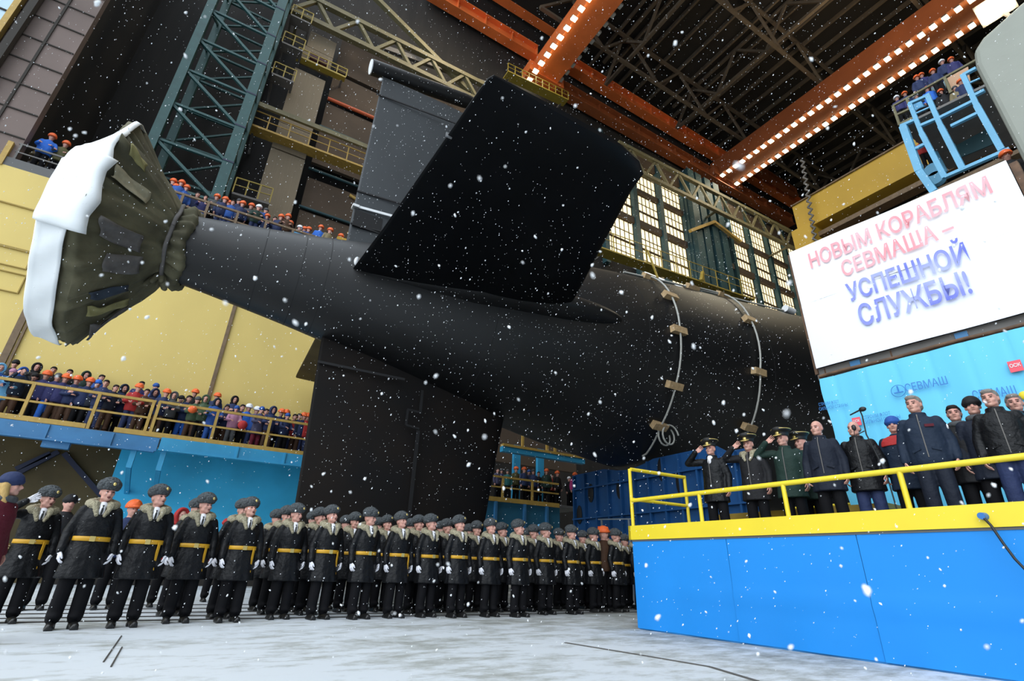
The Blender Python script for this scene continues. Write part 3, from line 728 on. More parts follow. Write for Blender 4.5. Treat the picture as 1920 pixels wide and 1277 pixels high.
def cone_pt(th, t, off=0.05):
    i = t * 8 ; xs_ = [-2.22, -2.45, -2.70, -2.95, -3.15, -3.28, XF, XF, XF]; a = int(i); x = xs_[a] + (xs_[min(a + 1, 8)] - xs_[a]) * (i - a)
    tt = min(1, max(0, (-2.15 - x) / 1.2)); R_ = cover_r(th); r = (1.1 + (R_ - 1.1) * tt) * (1 + 0.75 * fold(th, tt * 2 + x) * (0.5 + 0.9 * tt)) - 0.16 * math.sin(tt * PI) * (0.5 + 0.5 * math.sin(math.radians(th) * 7 + ph[5]))
    p = cpt(x, th, r + off * 0.7); p.x += off; return p
def find_cone(px, py):
    best = None
    for i in range(-110, 80, 2):
        for j in range(0, 25):
            p = cone_pt(i, j / 30) - Vector((0, 0, EYE)); z = p.dot(CF)
            e = (960 + FPX * p.dot(CR) / z - px) ** 2 + (638.5 - FPX * p.dot(CU) / z - py) ** 2
            if best is None or e < best[0]: best = (e, i, j / 30)
    return best[1], best[2]
def patch(a, b, wd, mt):
    (ta, sa), (tb, sb) = find_cone(*a), find_cone(*b); rows = []
    for i in range(11):
        u = i / 10; th, t = ta + (tb - ta) * u, sa + (sb - sa) * u; p = cone_pt(th, t, 0.11); q = cone_pt(th + 4, t, 0.11); d = (q - p).normalized()
        n = (cone_pt(th, t, 0.2) - cone_pt(th, t, 0.0)).normalized()
        dth = math.degrees(wd / max(1.0, (p - Vector((p.x, YS, ZS))).length)); rows.append([cone_pt(th + dth * (k / 6 - 0.5), t, 0.10 + 0.012 * math.sin(u * 9 + k)) for k in range(7)])
    mm = MB(); mm.grid(rows); o = mm.build('patch', mt, cov); so = o.modifiers.new('thick', 'SOLIDIFY'); so.thickness = 0.015
PBLUE = mat('patch_blue', (0.035, 0.05, 0.075), 0.8)
for a, b, wd, mt in (((236, 272), (266, 312), 0.22, PATCHY), ((207, 322), (276, 378), 0.34, PATCHB), ((180, 425), (258, 458), 0.42, PATCHG), ((187, 496), (262, 496), 0.40, PATCHG),
                     ((168, 547), (232, 541), 0.22, PBLUE), ((158, 578), (235, 560), 0.24, PATCHY), ((162, 614), (243, 586), 0.30, PATCHG), ((160, 636), (205, 618), 0.12, mat('patch_blue2', (0.05, 0.09, 0.16), 0.8))):
    patch(a, b, wd, mt)
# plastic sheets wrapped around the rim, each with its own uneven front edge
def sheet(a0, a1, x0, x1, off, jag, sd):
    r_ = random.Random(sd); rows = []; N = 26; js = [r_.uniform(-jag, jag) for _ in range(6)]
    for i in range(N + 1):
        th = a0 + (a1 - a0) * i / N; u = i / N * 5; j = int(min(u, 4)); jj = js[j] + (js[j + 1] - js[j]) * (u - j)
        row = []
        for k in range(9):
            s = k / 8; x = (x0 + jj) * (1 - s) + x1 * s
            R_ = cover_r(th) * (1.0 if x > XF else 1.0 + (rear_k(th) - 1.0) * min(1, (XF - x) / (XF - XR))) - (0.5 * (x - XF) if x > XF else 0)
            edge = 0.93 if s > 0.9 else 1.0
            row.append(cpt(x, th, (R_ + 0.13 + off + 0.02 * math.sin(th * 0.3 + s * 5)) * (edge if s > 0.9 else 1)))
        rows.append(row)
    mm = MB(); mm.grid(rows); o = mm.build('plastic_sheet', PLAST, cov)
    so = o.modifiers.new('thick', 'SOLIDIFY'); so.thickness = 0.02
sheet(26, 122, -3.24, -4.06, 0.02, 0.03, 1); sheet(0, 32, -3.22, -4.08, 0.05, 0.04, 2); sheet(-33, 6, -3.06, -4.08, 0.09, 0.16, 4); sheet(-104, -26, -3.52, -4.06, 0.03, 0.06, 5)
m = MB(); m.tube([cpt(-2.03 + 0.02 * math.sin(a * 3), math.degrees(a), 1.04 + 0.05 * math.sin(a * 9)) for a in [i * 2 * PI / 40 for i in range(41)]], 0.05, 6); m.build('tie_rope', PATCHG, cov)
m = MB()
for i in range(7):
    a = i * 0.9; m.cap(cpt(-2.05, -78, 0.95), cpt(-2.05 + 0.2 * math.sin(a), -78 - 5 * math.cos(a), 1.25 + 0.08 * (i % 3)), 0.10, 0.06, 8)
m.build('knot', OLIVE, cov)
# ------------------------------------------------------------------ stage on the right
A = Vector((7.057, 7.366, 0)); Bp = Vector((7.347, 2.555, 0)); DS = (Bp - A).normalized(); NS = Vector((-DS.y, DS.x, 0))   # along the front, and into the stage
if NS.x < 0: NS = -NS
def stp(s, d, z): return A + DS * s + NS * d + Vector((0, 0, z))
def slab(m, s0, s1, d0, d1, z0, z1, mi=0):
    return m.hexa([stp(s0, d0, z0), stp(s1, d0, z0), stp(s1, d1, z0), stp(s0, d1, z0), stp(s0, d0, z1), stp(s1, d0, z1), stp(s1, d1, z1), stp(s0, d1, z1)], mi)
SL = 11.0
st = thing('stage', 'blue clad stage with yellow fascia and yellow railing', 'stage', A)
# three front sheets; seams between them, a bulged crease half way up
edges = [0, 1.93, 3.78, SL]
for i, (a, b) in enumerate(zip(edges, edges[1:])):
    rows = []
    for k in range(13):
        z = 0.02 + (1.42 - 0.02) * k / 12
        rows.append([stp(a + 0.004 + (b - a - 0.008) * j / 20, -0.02 - 0.018 * math.exp(-((z - 0.62) / 0.06) ** 2) * min(1, (a + (b - a) * j / 20) / 1.5) - 0.010 * math.sin(j * 0.55 + i) * (1 - k / 12), z) for j in range(21)])
    m = MB(); m.grid(rows); m.build('front_sheet', STAGEB, st)
m = MB(); slab(m, 0.02, SL, 0.0, 4.5, 0.0, 1.40); m.build('base', mat('stage_base', (0.03, 0.22, 0.55), 0.6), st)
m = MB(); slab(m, 0, SL, -0.03, 4.6, 1.40, 1.45); m.build('deck', DECK, st)
m = MB(); slab(m, -0.05, 5.5, -0.05, 0.0, 1.43, 1.67); m.build('fascia', STAGEY, st)
m = MB(); slab(m, 5.53, SL, -0.05, 0.0, 1.43, 1.67); m.build('fascia', STAGEY, st)
m = MB(); slab(m, -0.05, 0.0, -0.05, 4.5, 1.43, 1.67); m.build('fascia', STAGEY, st)
def pole(a, b, r, name, mt=STAGEY): return MB().cyl(a, b, r, n=14).build(name, mt, st)
pole(stp(0.03, 0, 1.45), stp(0.03, 0, 2.71), 0.032, 'post')
for s in (1.53, 2.96, 4.43, 5.9, 7.4): pole(stp(s, 0, 1.45), stp(s, 0, 2.12), 0.032, 'post')
pole(stp(0.03, 0, 2.12), stp(SL, 0, 2.12), 0.036, 'rail')
pole(stp(0.06, 0, 2.70), stp(0.18, 1.45, 2.70), 0.034, 'rail')
pole(stp(0.06, 0, 2.14), stp(0.18, 1.45, 2.14), 0.030, 'rail')
pole(stp(0.18, 1.45, 1.45), stp(0.18, 1.45, 2.73), 0.032, 'post')
pole(stp(1.2, 3.6, 2.2), stp(SL, 3.6, 2.2), 0.03, 'rail'); 
pole(stp(1.6, 2.7, 2.15), stp(2.1, 2.75, 1.45), 0.03, 'brace')
tag(MB().hexa([stp(0.25, 2.2, 1.45), stp(3.4, 2.2, 1.45), stp(3.4, 2.9, 1.45), stp(0.25, 2.9, 1.45), stp(0.25, 2.2, 2.02), stp(3.4, 2.2, 2.02), stp(3.4, 2.9, 2.02), stp(0.25, 2.9, 2.02)]).build('bench_box', GOLDB),
    'long dull gold box standing on the stage behind the saluting men', 'box')
cb = thing('cable', 'black cable hanging from a blue bolt on the yellow stage fascia', 'cable', stp(5.5, -0.06, 1.6))
p0 = onX(7.28, 1843, 968)
pts = [p0 + Vector((-0.03, 0, 0)), onX(7.22, 1858, 985), onX(7.20, 1882, 1020), onX(7.18, 1903, 1048), onX(7.16, 1930, 1076), onX(7.14, 1990, 1130)]
MB().tube(pts, 0.013, 8).build('wire', BLACKM, cb)
MB().cyl(p0 + Vector((0.04, 0, 0)), p0 + Vector((-0.05, 0, 0)), 0.042, 0.035, 14).build('bolt', mat('bolt_blue', (0.03, 0.16, 0.45), 0.4), cb)

# ------------------------------------------------------------------ banner and backdrop (one plane, slightly turned)
BA = 0.1027; BD = Vector((math.sin(BA), -math.cos(BA), 0)); BN = Vector((-math.cos(BA), -math.sin(BA), 0)); BO = Vector((10.5, 5.27, 0))
def onB(px, py, off=0.0):
    d = ray(px, py); o = Vector((0, 0, EYE)); t = ((BO + BN * off - o).dot(BN)) / d.dot(BN); p = o + d * t
    return (p - BO).dot(BD), p.z
def bpt(u, z, off=0.0): return BO + BD * u + BN * off + Vector((0, 0, z))
cTL, cTR, cBL, cBR = onB(1485, 472), onB(1888, 300), onB(1524, 693), onB(1920, 586)
uL = (cTL[0] + cBL[0]) / 2; uR = (cTR[0] + onB(1920, 375)[0]) / 2
def zline(l, r): return lambda u: l[1] + (r[1] - l[1]) * (u - l[0]) / (r[0] - l[0])
ztop, zbot = zline(cTL, cTR), zline(cBL, cBR)          # the sheet hangs slightly askew
zT, zB = ztop((uL + uR) / 2), zbot((uL + uR) / 2); fm = 0.5 * ((onB(1505, 578)[1] - zbot(uL)) / (ztop(uL) - zbot(uL)) + (onB(1900, 426)[1] - zbot(uR)) / (ztop(uR) - zbot(uR)))
def bz(u, f): return zbot(u) + (ztop(u) - zbot(u)) * f
bn = thing('banner', 'big white banner with red and blue lettering hung above the stage', 'banner', bpt(uL, zB))
def cloth(u0, u1, z0, z1, off, amp, nu, nz, wav, seed=0):
    return [[bpt(u0 + (u1 - u0) * j / nu, bz(u0 + (u1 - u0) * j / nu, z0 + (z1 - z0) * i / nz), off + amp * (math.sin(j / nu * wav + seed + 0.6 * i / nz) + 0.4 * math.sin(j / nu * wav * 2.3 + i / nz * 3))) for j in range(nu + 1)] for i in range(nz + 1)]
MB().grid(cloth(uL, uR, fm, 1, 0, 0.012, 30, 14, 7)).build('upper_sheet', BANNERW, bn)
MB().grid(cloth(uL, uR, 0, fm, 0, 0.012, 30, 14, 7)).build('lower_sheet', BANNERL, bn)
MB().beam(bpt(uL - 0.04, zbot(uL) - 0.1, -0.1), bpt(uL - 0.04, ztop(uL), -0.1), 0.06).build('frame_pole', RUST, bn)
m = MB(); m.beam(bpt(uR + 0.07, 1.45, -0.12), bpt(uR + 0.07, ztop(uR) - 0.05, -0.12), 0.11); m.build('frame_pole', RUST, bn)
m = MB(); m.beam(bpt(uL, ztop(uL) - 0.06, -0.1), bpt(uR, ztop(uR) - 0.06, -0.1), 0.05); m.beam(bpt(uL, zbot(uL) + 0.08, -0.1), bpt(uR, zbot(uR) + 0.08, -0.1), 0.05); m.build('frame_bar', RUST, bn)

def lettering(text, name, mt, parent, u0, u1, z0, z1, off, bold=0.02, zr=None):
    cu = bpy.data.curves.new(name, 'FONT'); cu.body = text; cu.offset = bold; cu.extrude = 0.0; cu.resolution_u = 3
    o = bpy.data.objects.new(name, cu); COL.objects.link(o)
    dg = bpy.context.evaluated_depsgraph_get(); dg.update()
    me = bpy.data.meshes.new_from_object(o.evaluated_get(dg)); bpy.data.objects.remove(o)
    xs = [v.co.x for v in me.vertices]; ys = [v.co.y for v in me.vertices]
    ax, bx, ay, by = min(xs), max(xs), 0.0, max(ys)
    if text.endswith('Й') or 'Й' in text: by = ay + (by - ay) * 0.80
    for v in me.vertices:
        u = u0 + (v.co.x - ax) / (bx - ax) * (u1 - u0); z = z0 + (v.co.y - ay) / (by - ay) * (z1 - z0) + ((zr - z0) * (v.co.x - ax) / (bx - ax) if zr is not None else 0)
        v.co = bpt(u, z, off)
    return link(name, me, mt, parent)
def bt(text, mt, l, r, htpx, name='lettering', parent=None, crop=(1470, 280, 3.04), off=0.045, bold=0.02, tz=None):
    a = onB(crop[0] + l[0] / crop[2], crop[1] + l[1] / crop[2]); b = onB(crop[0] + r[0] / crop[2], crop[1] + r[1] / crop[2])
    return lettering(text, name, mt, parent or bn, a[0], b[0], a[1], a[1] + htpx, off, bold, b[1])
bt('НОВЫМ КОРАБЛЯМ', TRED, (160, 682), (1196, 248), 0.38)
bt('СЕВМАША –', TRED, (345, 730), (985, 480), 0.37)
bt('УСПЕШНОЙ', TBLUE, (378, 872), (1068, 640), 0.42)
bt('СЛУЖБЫ!', TBLUE, (448, 1012), (1083, 818), 0.47)

# pipe and dark beam in the gap between banner and backdrop
zP = onB(1530, 702)[1]
bm_ = thing('support_beam', 'dark beam and rusty pipe in the gap between banner and backdrop', 'beam', bpt(0, zP))
m = MB(); m.beam(bpt(uL - 0.05, zbot(uL) - 0.10, -0.16), bpt(uR + 1, zbot(uR + 1) - 0.10, -0.16), 0.1, 0.24); m.build('dark_beam', GREYS, bm_)
m = MB(); 
for u in (0.6, 2.3): m.beam(bpt(uL + u, zbot(uL + u) - 0.07, -0.1), bpt(uL + u + 0.18, zbot(uL + u) - 0.07, -0.1), 0.03, 0.12)
m.build('blue_plate', BLUEB, bm_)
m = MB(); m.tube([bpt(uL + (uR + 1 - uL) * i / 10, zbot(uL + (uR + 1 - uL) * i / 10) - 0.17 + 0.012 * math.sin(i * 1.7), -0.05) for i in range(11)], 0.035, 8); m.build('pipe', RUST, bm_)
m = MB()
for u in (0.1, 1.3, 2.4): m.beam(bpt(uL + u, 1.45, -0.14), bpt(uL + u, zbot(uL + u), -0.14), 0.06)
m.build('upright', RUST, bm_)

bd = thing('backdrop', 'bright cyan cloth backdrop with dark blue lettering behind the men on stage', 'backdrop', bpt(0, 1.45))
zt_ = zline(onB(1527, 713), onB(1918, 612)); uB = uL + 0.02
rows = []
for i in range(25):
    row = []
    for j in range(161):
        u = uB + 7.0 * j / 160 + (0.03 * math.sin(i * 0.5) if j == 0 else 0); z = 1.46 + (zt_(min(u, uR + 1.5)) - 1.46) * i / 24
        row.append(bpt(u, z, -0.02 + 0.008 * math.sin(j * 0.37 + 0.06 * i) + 0.007 * math.sin(j * 0.19 + 1.3 + i * 0.1) - 0.012 * math.exp(-((j % 12) - 6) ** 2 / 0.8)))
    rows.append(row)
MB().grid(rows).build('cloth', BACKD, bd)
K1 = (1500, 600, 4.571)
bt('СЕВМАШ', LOGOB, (918, 622), (1278, 552), 0.15, 'lettering', bd, K1, 0.045, 0.008)
bt('СЕВМАШ', LOGOB, (1500, 690), (1872, 645), 0.16, 'lettering', bd, K1, 0.045, 0.008)
bt('СТРОИМ ФЛОТ', LOGOB, (172, 743), (345, 715), 0.07, 'lettering', bd, K1, 0.045, 0.0)
bt('СИЛЬНОЙ СТРАНЫ', LOGOB, (176, 782), (420, 742), 0.07, 'lettering', bd, K1, 0.045, 0.0)
bt('СТРОИМ ФЛОТ', LOGOB, (550, 858), (785, 815), 0.07, 'lettering', bd, K1, 0.045, 0.0)
bt('СИЛЬНОЙ СТРАНЫ', LOGOB, (556, 898), (870, 845), 0.07, 'lettering', bd, K1, 0.045, 0.0)
def badge(a, b, c, d):
    P = [onB(K1[0] + x / K1[2], K1[1] + y / K1[2]) for x, y in (a, b, c, d)]
    u0, u1 = (P[0][0] + P[3][0]) / 2, (P[1][0] + P[2][0]) / 2; z1, z0 = (P[0][1] + P[1][1]) / 2, (P[2][1] + P[3][1]) / 2
    m = MB(); m.hexa([bpt(u0, z0, 0.030), bpt(u1, z0, 0.030), bpt(u1, z0, 0.038), bpt(u0, z0, 0.038), bpt(u0, z1, 0.030), bpt(u1, z1, 0.030), bpt(u1, z1, 0.038), bpt(u0, z1, 0.038)])
    o = m.build('badge', LOGOR, bd)
    lettering('ОСК', 'lettering', WHITEP, bd, u0 + 0.1 * (u1 - u0), u1 - 0.08 * (u1 - u0), z0 + 0.42 * (z1 - z0), z0 + 0.74 * (z1 - z0), 0.045, 0.02)
badge((1780, 362), (1900, 342), (1920, 438), (1806, 456)); badge((448, 845), (520, 832), (535, 900), (466, 916))
# ring emblem with a keel mark, left of the company name
u, z = onB(K1[0] + 850 / K1[2], K1[1] + 612 / K1[2])
m = MB(); m.tube([bpt(u + 0.11 * math.cos(a), z + 0.11 * math.sin(a), 0.045) for a in [i * PI / 12 for i in range(25)]], 0.006, 6)
m.beam(bpt(u - 0.07, z - 0.03, 0.045), bpt(u + 0.07, z - 0.03, 0.045), 0.02); m.beam(bpt(u, z - 0.03, 0.045), bpt(u, z + 0.09, 0.045), 0.02); m.build('emblem', LOGOB, bd)
u, z = onB(K1[0] + 1915 / K1[2], K1[1] + 655 / K1[2]); MB().ell(bpt(u + 0.02, z, 0.05), (0.03, 0.07, 0.07)).build('emblem', STAGEY, bd)

# ------------------------------------------------------------------ microphone on its stand
mp = onX(8.05, 1612, 769); base = Vector((8.25, mp.y - 0.05, 1.45))
ms = thing('microphone_stand', 'thin black microphone stand in front of the man with dark leather jacket', 'microphone', base)
MB().cyl(base, base + Vector((0, 0, 0.03)), 0.13, n=16).build('base', BLACKM, ms)
m = MB(); m.tube([base + Vector((0, 0, 0.03)), base + Vector((-0.03, 0, 0.8)), mp + Vector((0.05, 0.02, -0.35)), mp + Vector((0.03, 0.0, -0.08)), mp], 0.010, 8); m.build('stem', BLACKM, ms)
m = MB(); m.cap(mp + Vector((0, 0.14, -0.04)), mp, 0.010, 0.012); m.ell(mp + Vector((0, -0.04, 0.005)), (0.035, 0.05, 0.035)); m.build('microphone_head', BLACKM, ms)
q = onX(8.0, 1601, 802); m = MB(); m.tube([mp + Vector((0.04, 0.03, -0.3)), q + Vector((0, 0.02, -0.12)), q], 0.008, 8); m.ell(q, (0.03, 0.03, 0.045)); m.build('microphone_head', BLACKM, ms)

# ------------------------------------------------------------------ grey covered pillar and floodlight, upper right
m = MB()
prof = [(1.34, 0), (1.34, 10.9), (1.27, 11.3), (1.05, 11.5), (-5, 13.4)]
vs = [Vector((12.0, y, z)) for y, z in prof] + [Vector((12.0, -5, 0))]
vs2 = [v + Vector((1.6, 0, 0)) for v in vs]; n = len(vs)
m.add(vs + vs2, [tuple(range(n)), tuple(range(2 * n - 1, n - 1, -1))] + [(i, (i + 1) % n, n + (i + 1) % n, n + i) for i in range(n)])
o = m.build('gate_pillar', CONC); b = o.modifiers.new('soft', 'BEVEL'); b.width = 0.12; b.segments = 3
tag(o, 'broad grey pillar at the right edge above the white banner', 'pillar')
fl = onX(12.4, 1866, 14)
t = thing('floodlight', 'large glowing floodlight in the top right corner', 'floodlight', fl)
dq = (Vector((0, 0, EYE)) - fl).normalized().to_track_quat('Z', 'Y').to_matrix()
m = MB(); m.box(fl, (0.50, 0.40, 0.05), 0, dq); m.build('lens', FLOOD, t)
m = MB(); m.box(fl - dq @ Vector((0, 0, 0.12)), (0.60, 0.50, 0.16), 0, dq); m.build('housing', GREYS, t)
m = MB(); m.beam(fl - dq @ Vector((0, 0, 0.16)), (12.6, 0.4, 11.3), 0.06); m.build('bracket', GREYS, t)

# ------------------------------------------------------------------ light blue gantry with its spectators' deck
XG = 24.0
def g(x, y, X=XG): return onX(X, 1640 + x / 4.464, 80 + y / 4.464)
gt = thing('gantry', 'light blue steel gantry with railed decks at upper right, spectators on it', 'gantry', (XG, 5, 18))
def gb(a, b, wd, name, X=XG, mt=SKYBLUE):
    return MB().beam(g(*a, X), g(*b, X), wd * 0.75, wd * 0.62).build(name, mt, gt)
gb((240, 700), (375, 1075), 0.38, 'leg'); gb((375, 1075), (500, 1250), 0.36, 'leg')
gb((295, 510), (395, 760), 0.22, 'leg'); gb((395, 760), (590, 1130), 0.26, 'leg')
gb((440, 435), (555, 700), 0.24, 'leg'); gb((555, 700), (740, 1060), 0.28, 'leg')
gb((738, 265), (855, 525), 0.24, 'leg'); gb((855, 525), (1065, 900), 0.28, 'leg')
for a, b, wd in (((285, 515), (455, 440), 0.2), ((340, 595), (460, 542), 0.1), ((375, 700), (515, 640), 0.2), ((745, 270), (850, 215), 0.2), ((800, 335), (880, 300), 0.1), ((840, 440), (920, 400), 0.2),
                 ((545, 630), (830, 488), 0.2), ((640, 700), (875, 585), 0.2), ((590, 1125), (1130, 890), 0.22), ((215, 700), (335, 650), 0.2), ((340, 890), (440, 840), 0.2)):
    gb(a, b, wd, 'crossbar')
for a, b in (((470, 830), (600, 1080)), ((620, 760), (730, 1020)), ((930, 600), (1010, 780)), ((360, 1010), (560, 1100))): gb(a, b, 0.16, 'brace', XG + 3)
m = MB(); a, b = g(215, 712), g(1000, 330); m.hexa([a, b, b + Vector((5, 0, 0)), a + Vector((5, 0, 0)), a + Vector((0, 0, 0.12)), b + Vector((0, 0, 0.12)), b + Vector((5, 0, 0.12)), a + Vector((5, 0, 0.12))]); m.build('deck', GREYS, gt)
for a, b in (((155, 530), (860, 140)), ((185, 605), (300, 552))): MB().beam(g(*a), g(*b), 0.09).build('rail', OLIVES, gt)
for a, b in (((155, 530), (210, 690)), ((270, 470), (320, 600)), ((585, 290), (640, 420))): MB().beam(g(*a), g(*b), 0.10).build('post', OLIVES, gt)
MB().beam(g(205, 690), g(330, 630), 0.05, 0.2).build('toe_board', OLIVES, gt)
for (a, b, c, d, mt) in (((470, 370), (585, 310), (600, 420), (490, 470), mat('plate_cyan', (0.28, 0.42, 0.46), 0.6)), ((600, 300), (780, 200), (800, 330), (620, 420), mat('plate_tan', (0.55, 0.33, 0.20), 0.6)), ((680, 860), (980, 700), (1010, 840), (720, 960), TEALD)):
    p = [g(*q, XG + 2.5) for q in (a, b, c, d)]; p2 = [q + Vector((0.06, 0, 0)) for q in p]
    m = MB(); m.hexa([p[3], p[2], p2[2], p2[3], p[0], p[1], p2[1], p2[0]]); m.build('panel', mt, gt)
for c in ((480, 1060), (505, 1130)):
    m = MB(); q = g(*c, XG + 1); m.cyl(q, q + Vector((0.3, 0, 0)), 0.32, n=18); m.build('wheel', SKYBLUE, gt)

# ------------------------------------------------------------------ blue keel cradle, gallery behind it, things behind the ranks
XC = 13.4
cr_ = thing('keel_cradle', 'deep blue ribbed steel cradle with oval holes under the hull, left of the stage', 'cradle', (XC, 13, 0))
m = MB(); n = 22; ys = [9.0 + 8.2 * i / n for i in range(n + 1)]
def saddle(y):
    r = smooth_r(XC + 0.5) + 0.06; d = abs(y - YS)
    return min(4.55, ZS - math.sqrt(max(0.05, r * r - d * d))) if d < r else 4.3
for a, b in zip(ys, ys[1:]):
    m.hexa([(XC, a, 0), (XC + 0.12, a, 0), (XC + 0.12, b, 0), (XC, b, 0), (XC, a, saddle(a)), (XC + 0.12, a, saddle(a)), (XC + 0.12, b, saddle(b)), (XC, b, saddle(b))])
m.build('plate', BLUED, cr_)
for i in range(12):
    y = 9.4 + i * 0.7; m = MB(); m.bb((XC - 0.14, y, 1.6), (XC, y + 0.07, saddle(y) - 0.05)); m.build('rib', BLUED, cr_)
for z in (2.75, 3.9): m = MB(); m.bb((XC - 0.16, 9.0, z), (XC, 17.2, z + 0.06)); m.build('stiffener', BLUED, cr_)
m = MB(); m.bb((XC - 0.34, 9.0, 1.3), (XC, 17.2, 1.75)); m.build('yellow_band', YELLOWS, cr_)
for x, y in ((1285, 590), (1590, 550), (1165, 820), (1735, 780)):
    q = onX(XC - 0.03, 880 + x / 5.647, 820 + y / 5.647); m = MB(); m.ell(q, (0.04, 0.17, 0.36)); m.build('oval_hole', SEAM, cr_)
for x, y in ((1240, 880), (1275, 905)):
    q = onX(XC - 0.03, x, y); m = MB(); m.ell(q, (0.04, 0.17, 0.40)); m.build('oval_hole', SEAM, cr_)
t = thing('handrail', 'thin bare metal handrail in front of the blue cradle beside the stage corner', 'handrail', (11.9, 12, 0))
a, b = onX(12.7, 1122, 974), onX(12.7, 1190, 973); m = MB(); m.beam(a, b, 0.04); m.build('rail', STEEL, t)
for px in (1128, 1179): q = onX(12.7, px, 974); m = MB(); m.bb((12.68, q.y - 0.03, 0), (12.72, q.y + 0.03, q.z)); m.build('post', STEEL, t)

ZK = 3.9
t = thing('gallery', 'small railed gallery with onlookers beneath the hull, left of the blue cradle', 'gallery', (13.5, 21.5, ZK))
MB().bb((11.4, 21.5, ZK - 0.1), (17.5, 24, ZK)).build('deck', DECK, t)
railing(t, (11.5, 21.5, ZK), (15.7, 21.5, ZK), 1.0, YRAIL, (0.22, 0.62), 0.04)
m = MB(); m.bb((11.5, 21.42, ZK - 0.15), (15.7, 21.48, ZK + 0.05)); m.build('toe_board', YRAIL, t)
m = MB(); m.bb((11.0, 21.55, 2.2), (15.8, 21.7, ZK - 0.15)); m.build('front_panel', mat('gallery_blue', (0.02, 0.14, 0.24), 0.6), t)
for x in (12.0, 13.6, 14.9): m = MB(); m.bb((x, 21.4, 2.0), (x + 0.12, 21.55, ZK - 0.15)); m.build('rib', BLUEB, t)
for x in (13.8, 15.3): m = MB(); m.bb((x, 22.8, ZK), (x + 0.4, 23.0, ZK + 3.0)); m.build('upright', BLUEC, t)
m = MB(); m.bb((12.3, 21.4, 6.12), (17.4, 21.7, 6.38)); m.build('upper_beam', BLUEC, t)
m = MB(); m.bb((12.3, 21.36, 6.38), (17.4, 21.66, 6.5)); m.build('upper_edge', YRAIL, t)
for x in (13.4, 14.9, 15.4): m = MB(); m.bb((x, 21.4, 6.5), (x + 0.12, 21.5, 7.2)); m.build('upper_post', YRAIL, t)
m = MB(); m.bb((11, 24.2, 6.2), (19, 24.5, 8.5)); m.build('back_panel', BROWNW, t)
# ------------------------------------------------------------------ people
SKIN = mat('skin', (0.60, 0.34, 0.26), 0.55, var=0.18, vscale=14, col2=(0.58, 0.27, 0.22))
EYEM = mat('eye_dark', (0.035, 0.022, 0.02), 0.4)
LIPM = mat('mouth_dark', (0.16, 0.045, 0.04), 0.5)
LEATHER = mat('black_leather', (0.0075, 0.008, 0.0095), 0.40, bump=0.5, bscale=13, spec=0.2)
TROUS = mat('black_cloth', (0.006, 0.006, 0.0075), 0.8, spec=0.15)
BOOTM = mat('black_boot', (0.010, 0.010, 0.010), 0.35)
FURG = mat('grey_fur', (0.125, 0.14, 0.15), 0.95, var=0.65, vscale=38, bump=0.9, bscale=60)
FURB = mat('beige_fur', (0.56, 0.50, 0.34), 0.95, var=0.45, vscale=32, bump=0.9, bscale=60)
SHIRT = mat('white_shirt', (0.80, 0.80, 0.84), 0.8)
GLOVE = mat('white_glove', (0.82, 0.82, 0.88), 0.8)
GOLD = mat('gold_belt', (0.62, 0.33, 0.015), 0.5)
BRASS = mat('brass', (0.80, 0.62, 0.22), 0.3, metal=0.6)
CAPM = mat('cap_black', (0.012, 0.013, 0.015), 0.6)
_C = {}
def cmat(name, col, rough=0.7): return mat('cloth_' + name, col, rough, bump=0.3, bscale=14, spec=0.25)
CL = {'navy': (0.022, 0.034, 0.095), 'purple navy': (0.034, 0.036, 0.125), 'blue': (0.025, 0.09, 0.34), 'bright blue': (0.03, 0.15, 0.60), 'black': (0.012, 0.012, 0.014),
      'dark green': (0.015, 0.035, 0.028), 'green': (0.06, 0.10, 0.055), 'teal': (0.02, 0.12, 0.12), 'grey': (0.07, 0.075, 0.08), 'red': (0.40, 0.03, 0.03), 'pink': (0.45, 0.22, 0.33),
      'olive': (0.10, 0.095, 0.04), 'khaki': (0.22, 0.18, 0.10), 'light blue': (0.14, 0.38, 0.62), 'burgundy': (0.10, 0.012, 0.022), 'brown': (0.07, 0.035, 0.02), 'white': (0.75, 0.77, 0.8),
      'magenta': (0.42, 0.04, 0.18), 'dark blue': (0.010, 0.014, 0.026), 'orange': (0.80, 0.14, 0.035), 'slate blue': (0.011, 0.021, 0.042), 'purple grey': (0.07, 0.07, 0.13), 'blond': (0.50, 0.33, 0.12), 'dark hair': (0.018, 0.013, 0.011), 'grey hair': (0.22, 0.20, 0.18), 'dark red': (0.14, 0.012, 0.03)}
def C(n): return cmat(n.replace(' ', '_'), CL[n], 0.45 if n == 'orange' else 0.7)

def remesh(mb, voxel, smooth=2, jitter=0.0, ratio=1.0, seed=1):
    me = mb.mesh('tmp'); o = bpy.data.objects.new('tmp', me); COL.objects.link(o)
    r = o.modifiers.new('r', 'REMESH'); r.mode = 'VOXEL'; r.voxel_size = voxel
    if smooth:
        s = o.modifiers.new('s', 'SMOOTH'); s.factor = 0.5; s.iterations = smooth
    if ratio < 1:
        d = o.modifiers.new('d', 'DECIMATE'); d.ratio = ratio
    dg = bpy.context.evaluated_depsgraph_get(); dg.update()
    out = bpy.data.meshes.new_from_object(o.evaluated_get(dg)); bpy.data.objects.remove(o); bpy.data.meshes.remove(me)
    if jitter:
        rr = random.Random(seed)
        for v in out.vertices: v.co += Vector((rr.uniform(-1, 1), rr.uniform(-1, 1), rr.uniform(-1, 1))) * jitter
    out.polygons.foreach_set('use_smooth', [True] * len(out.polygons)); out.update()
    return out
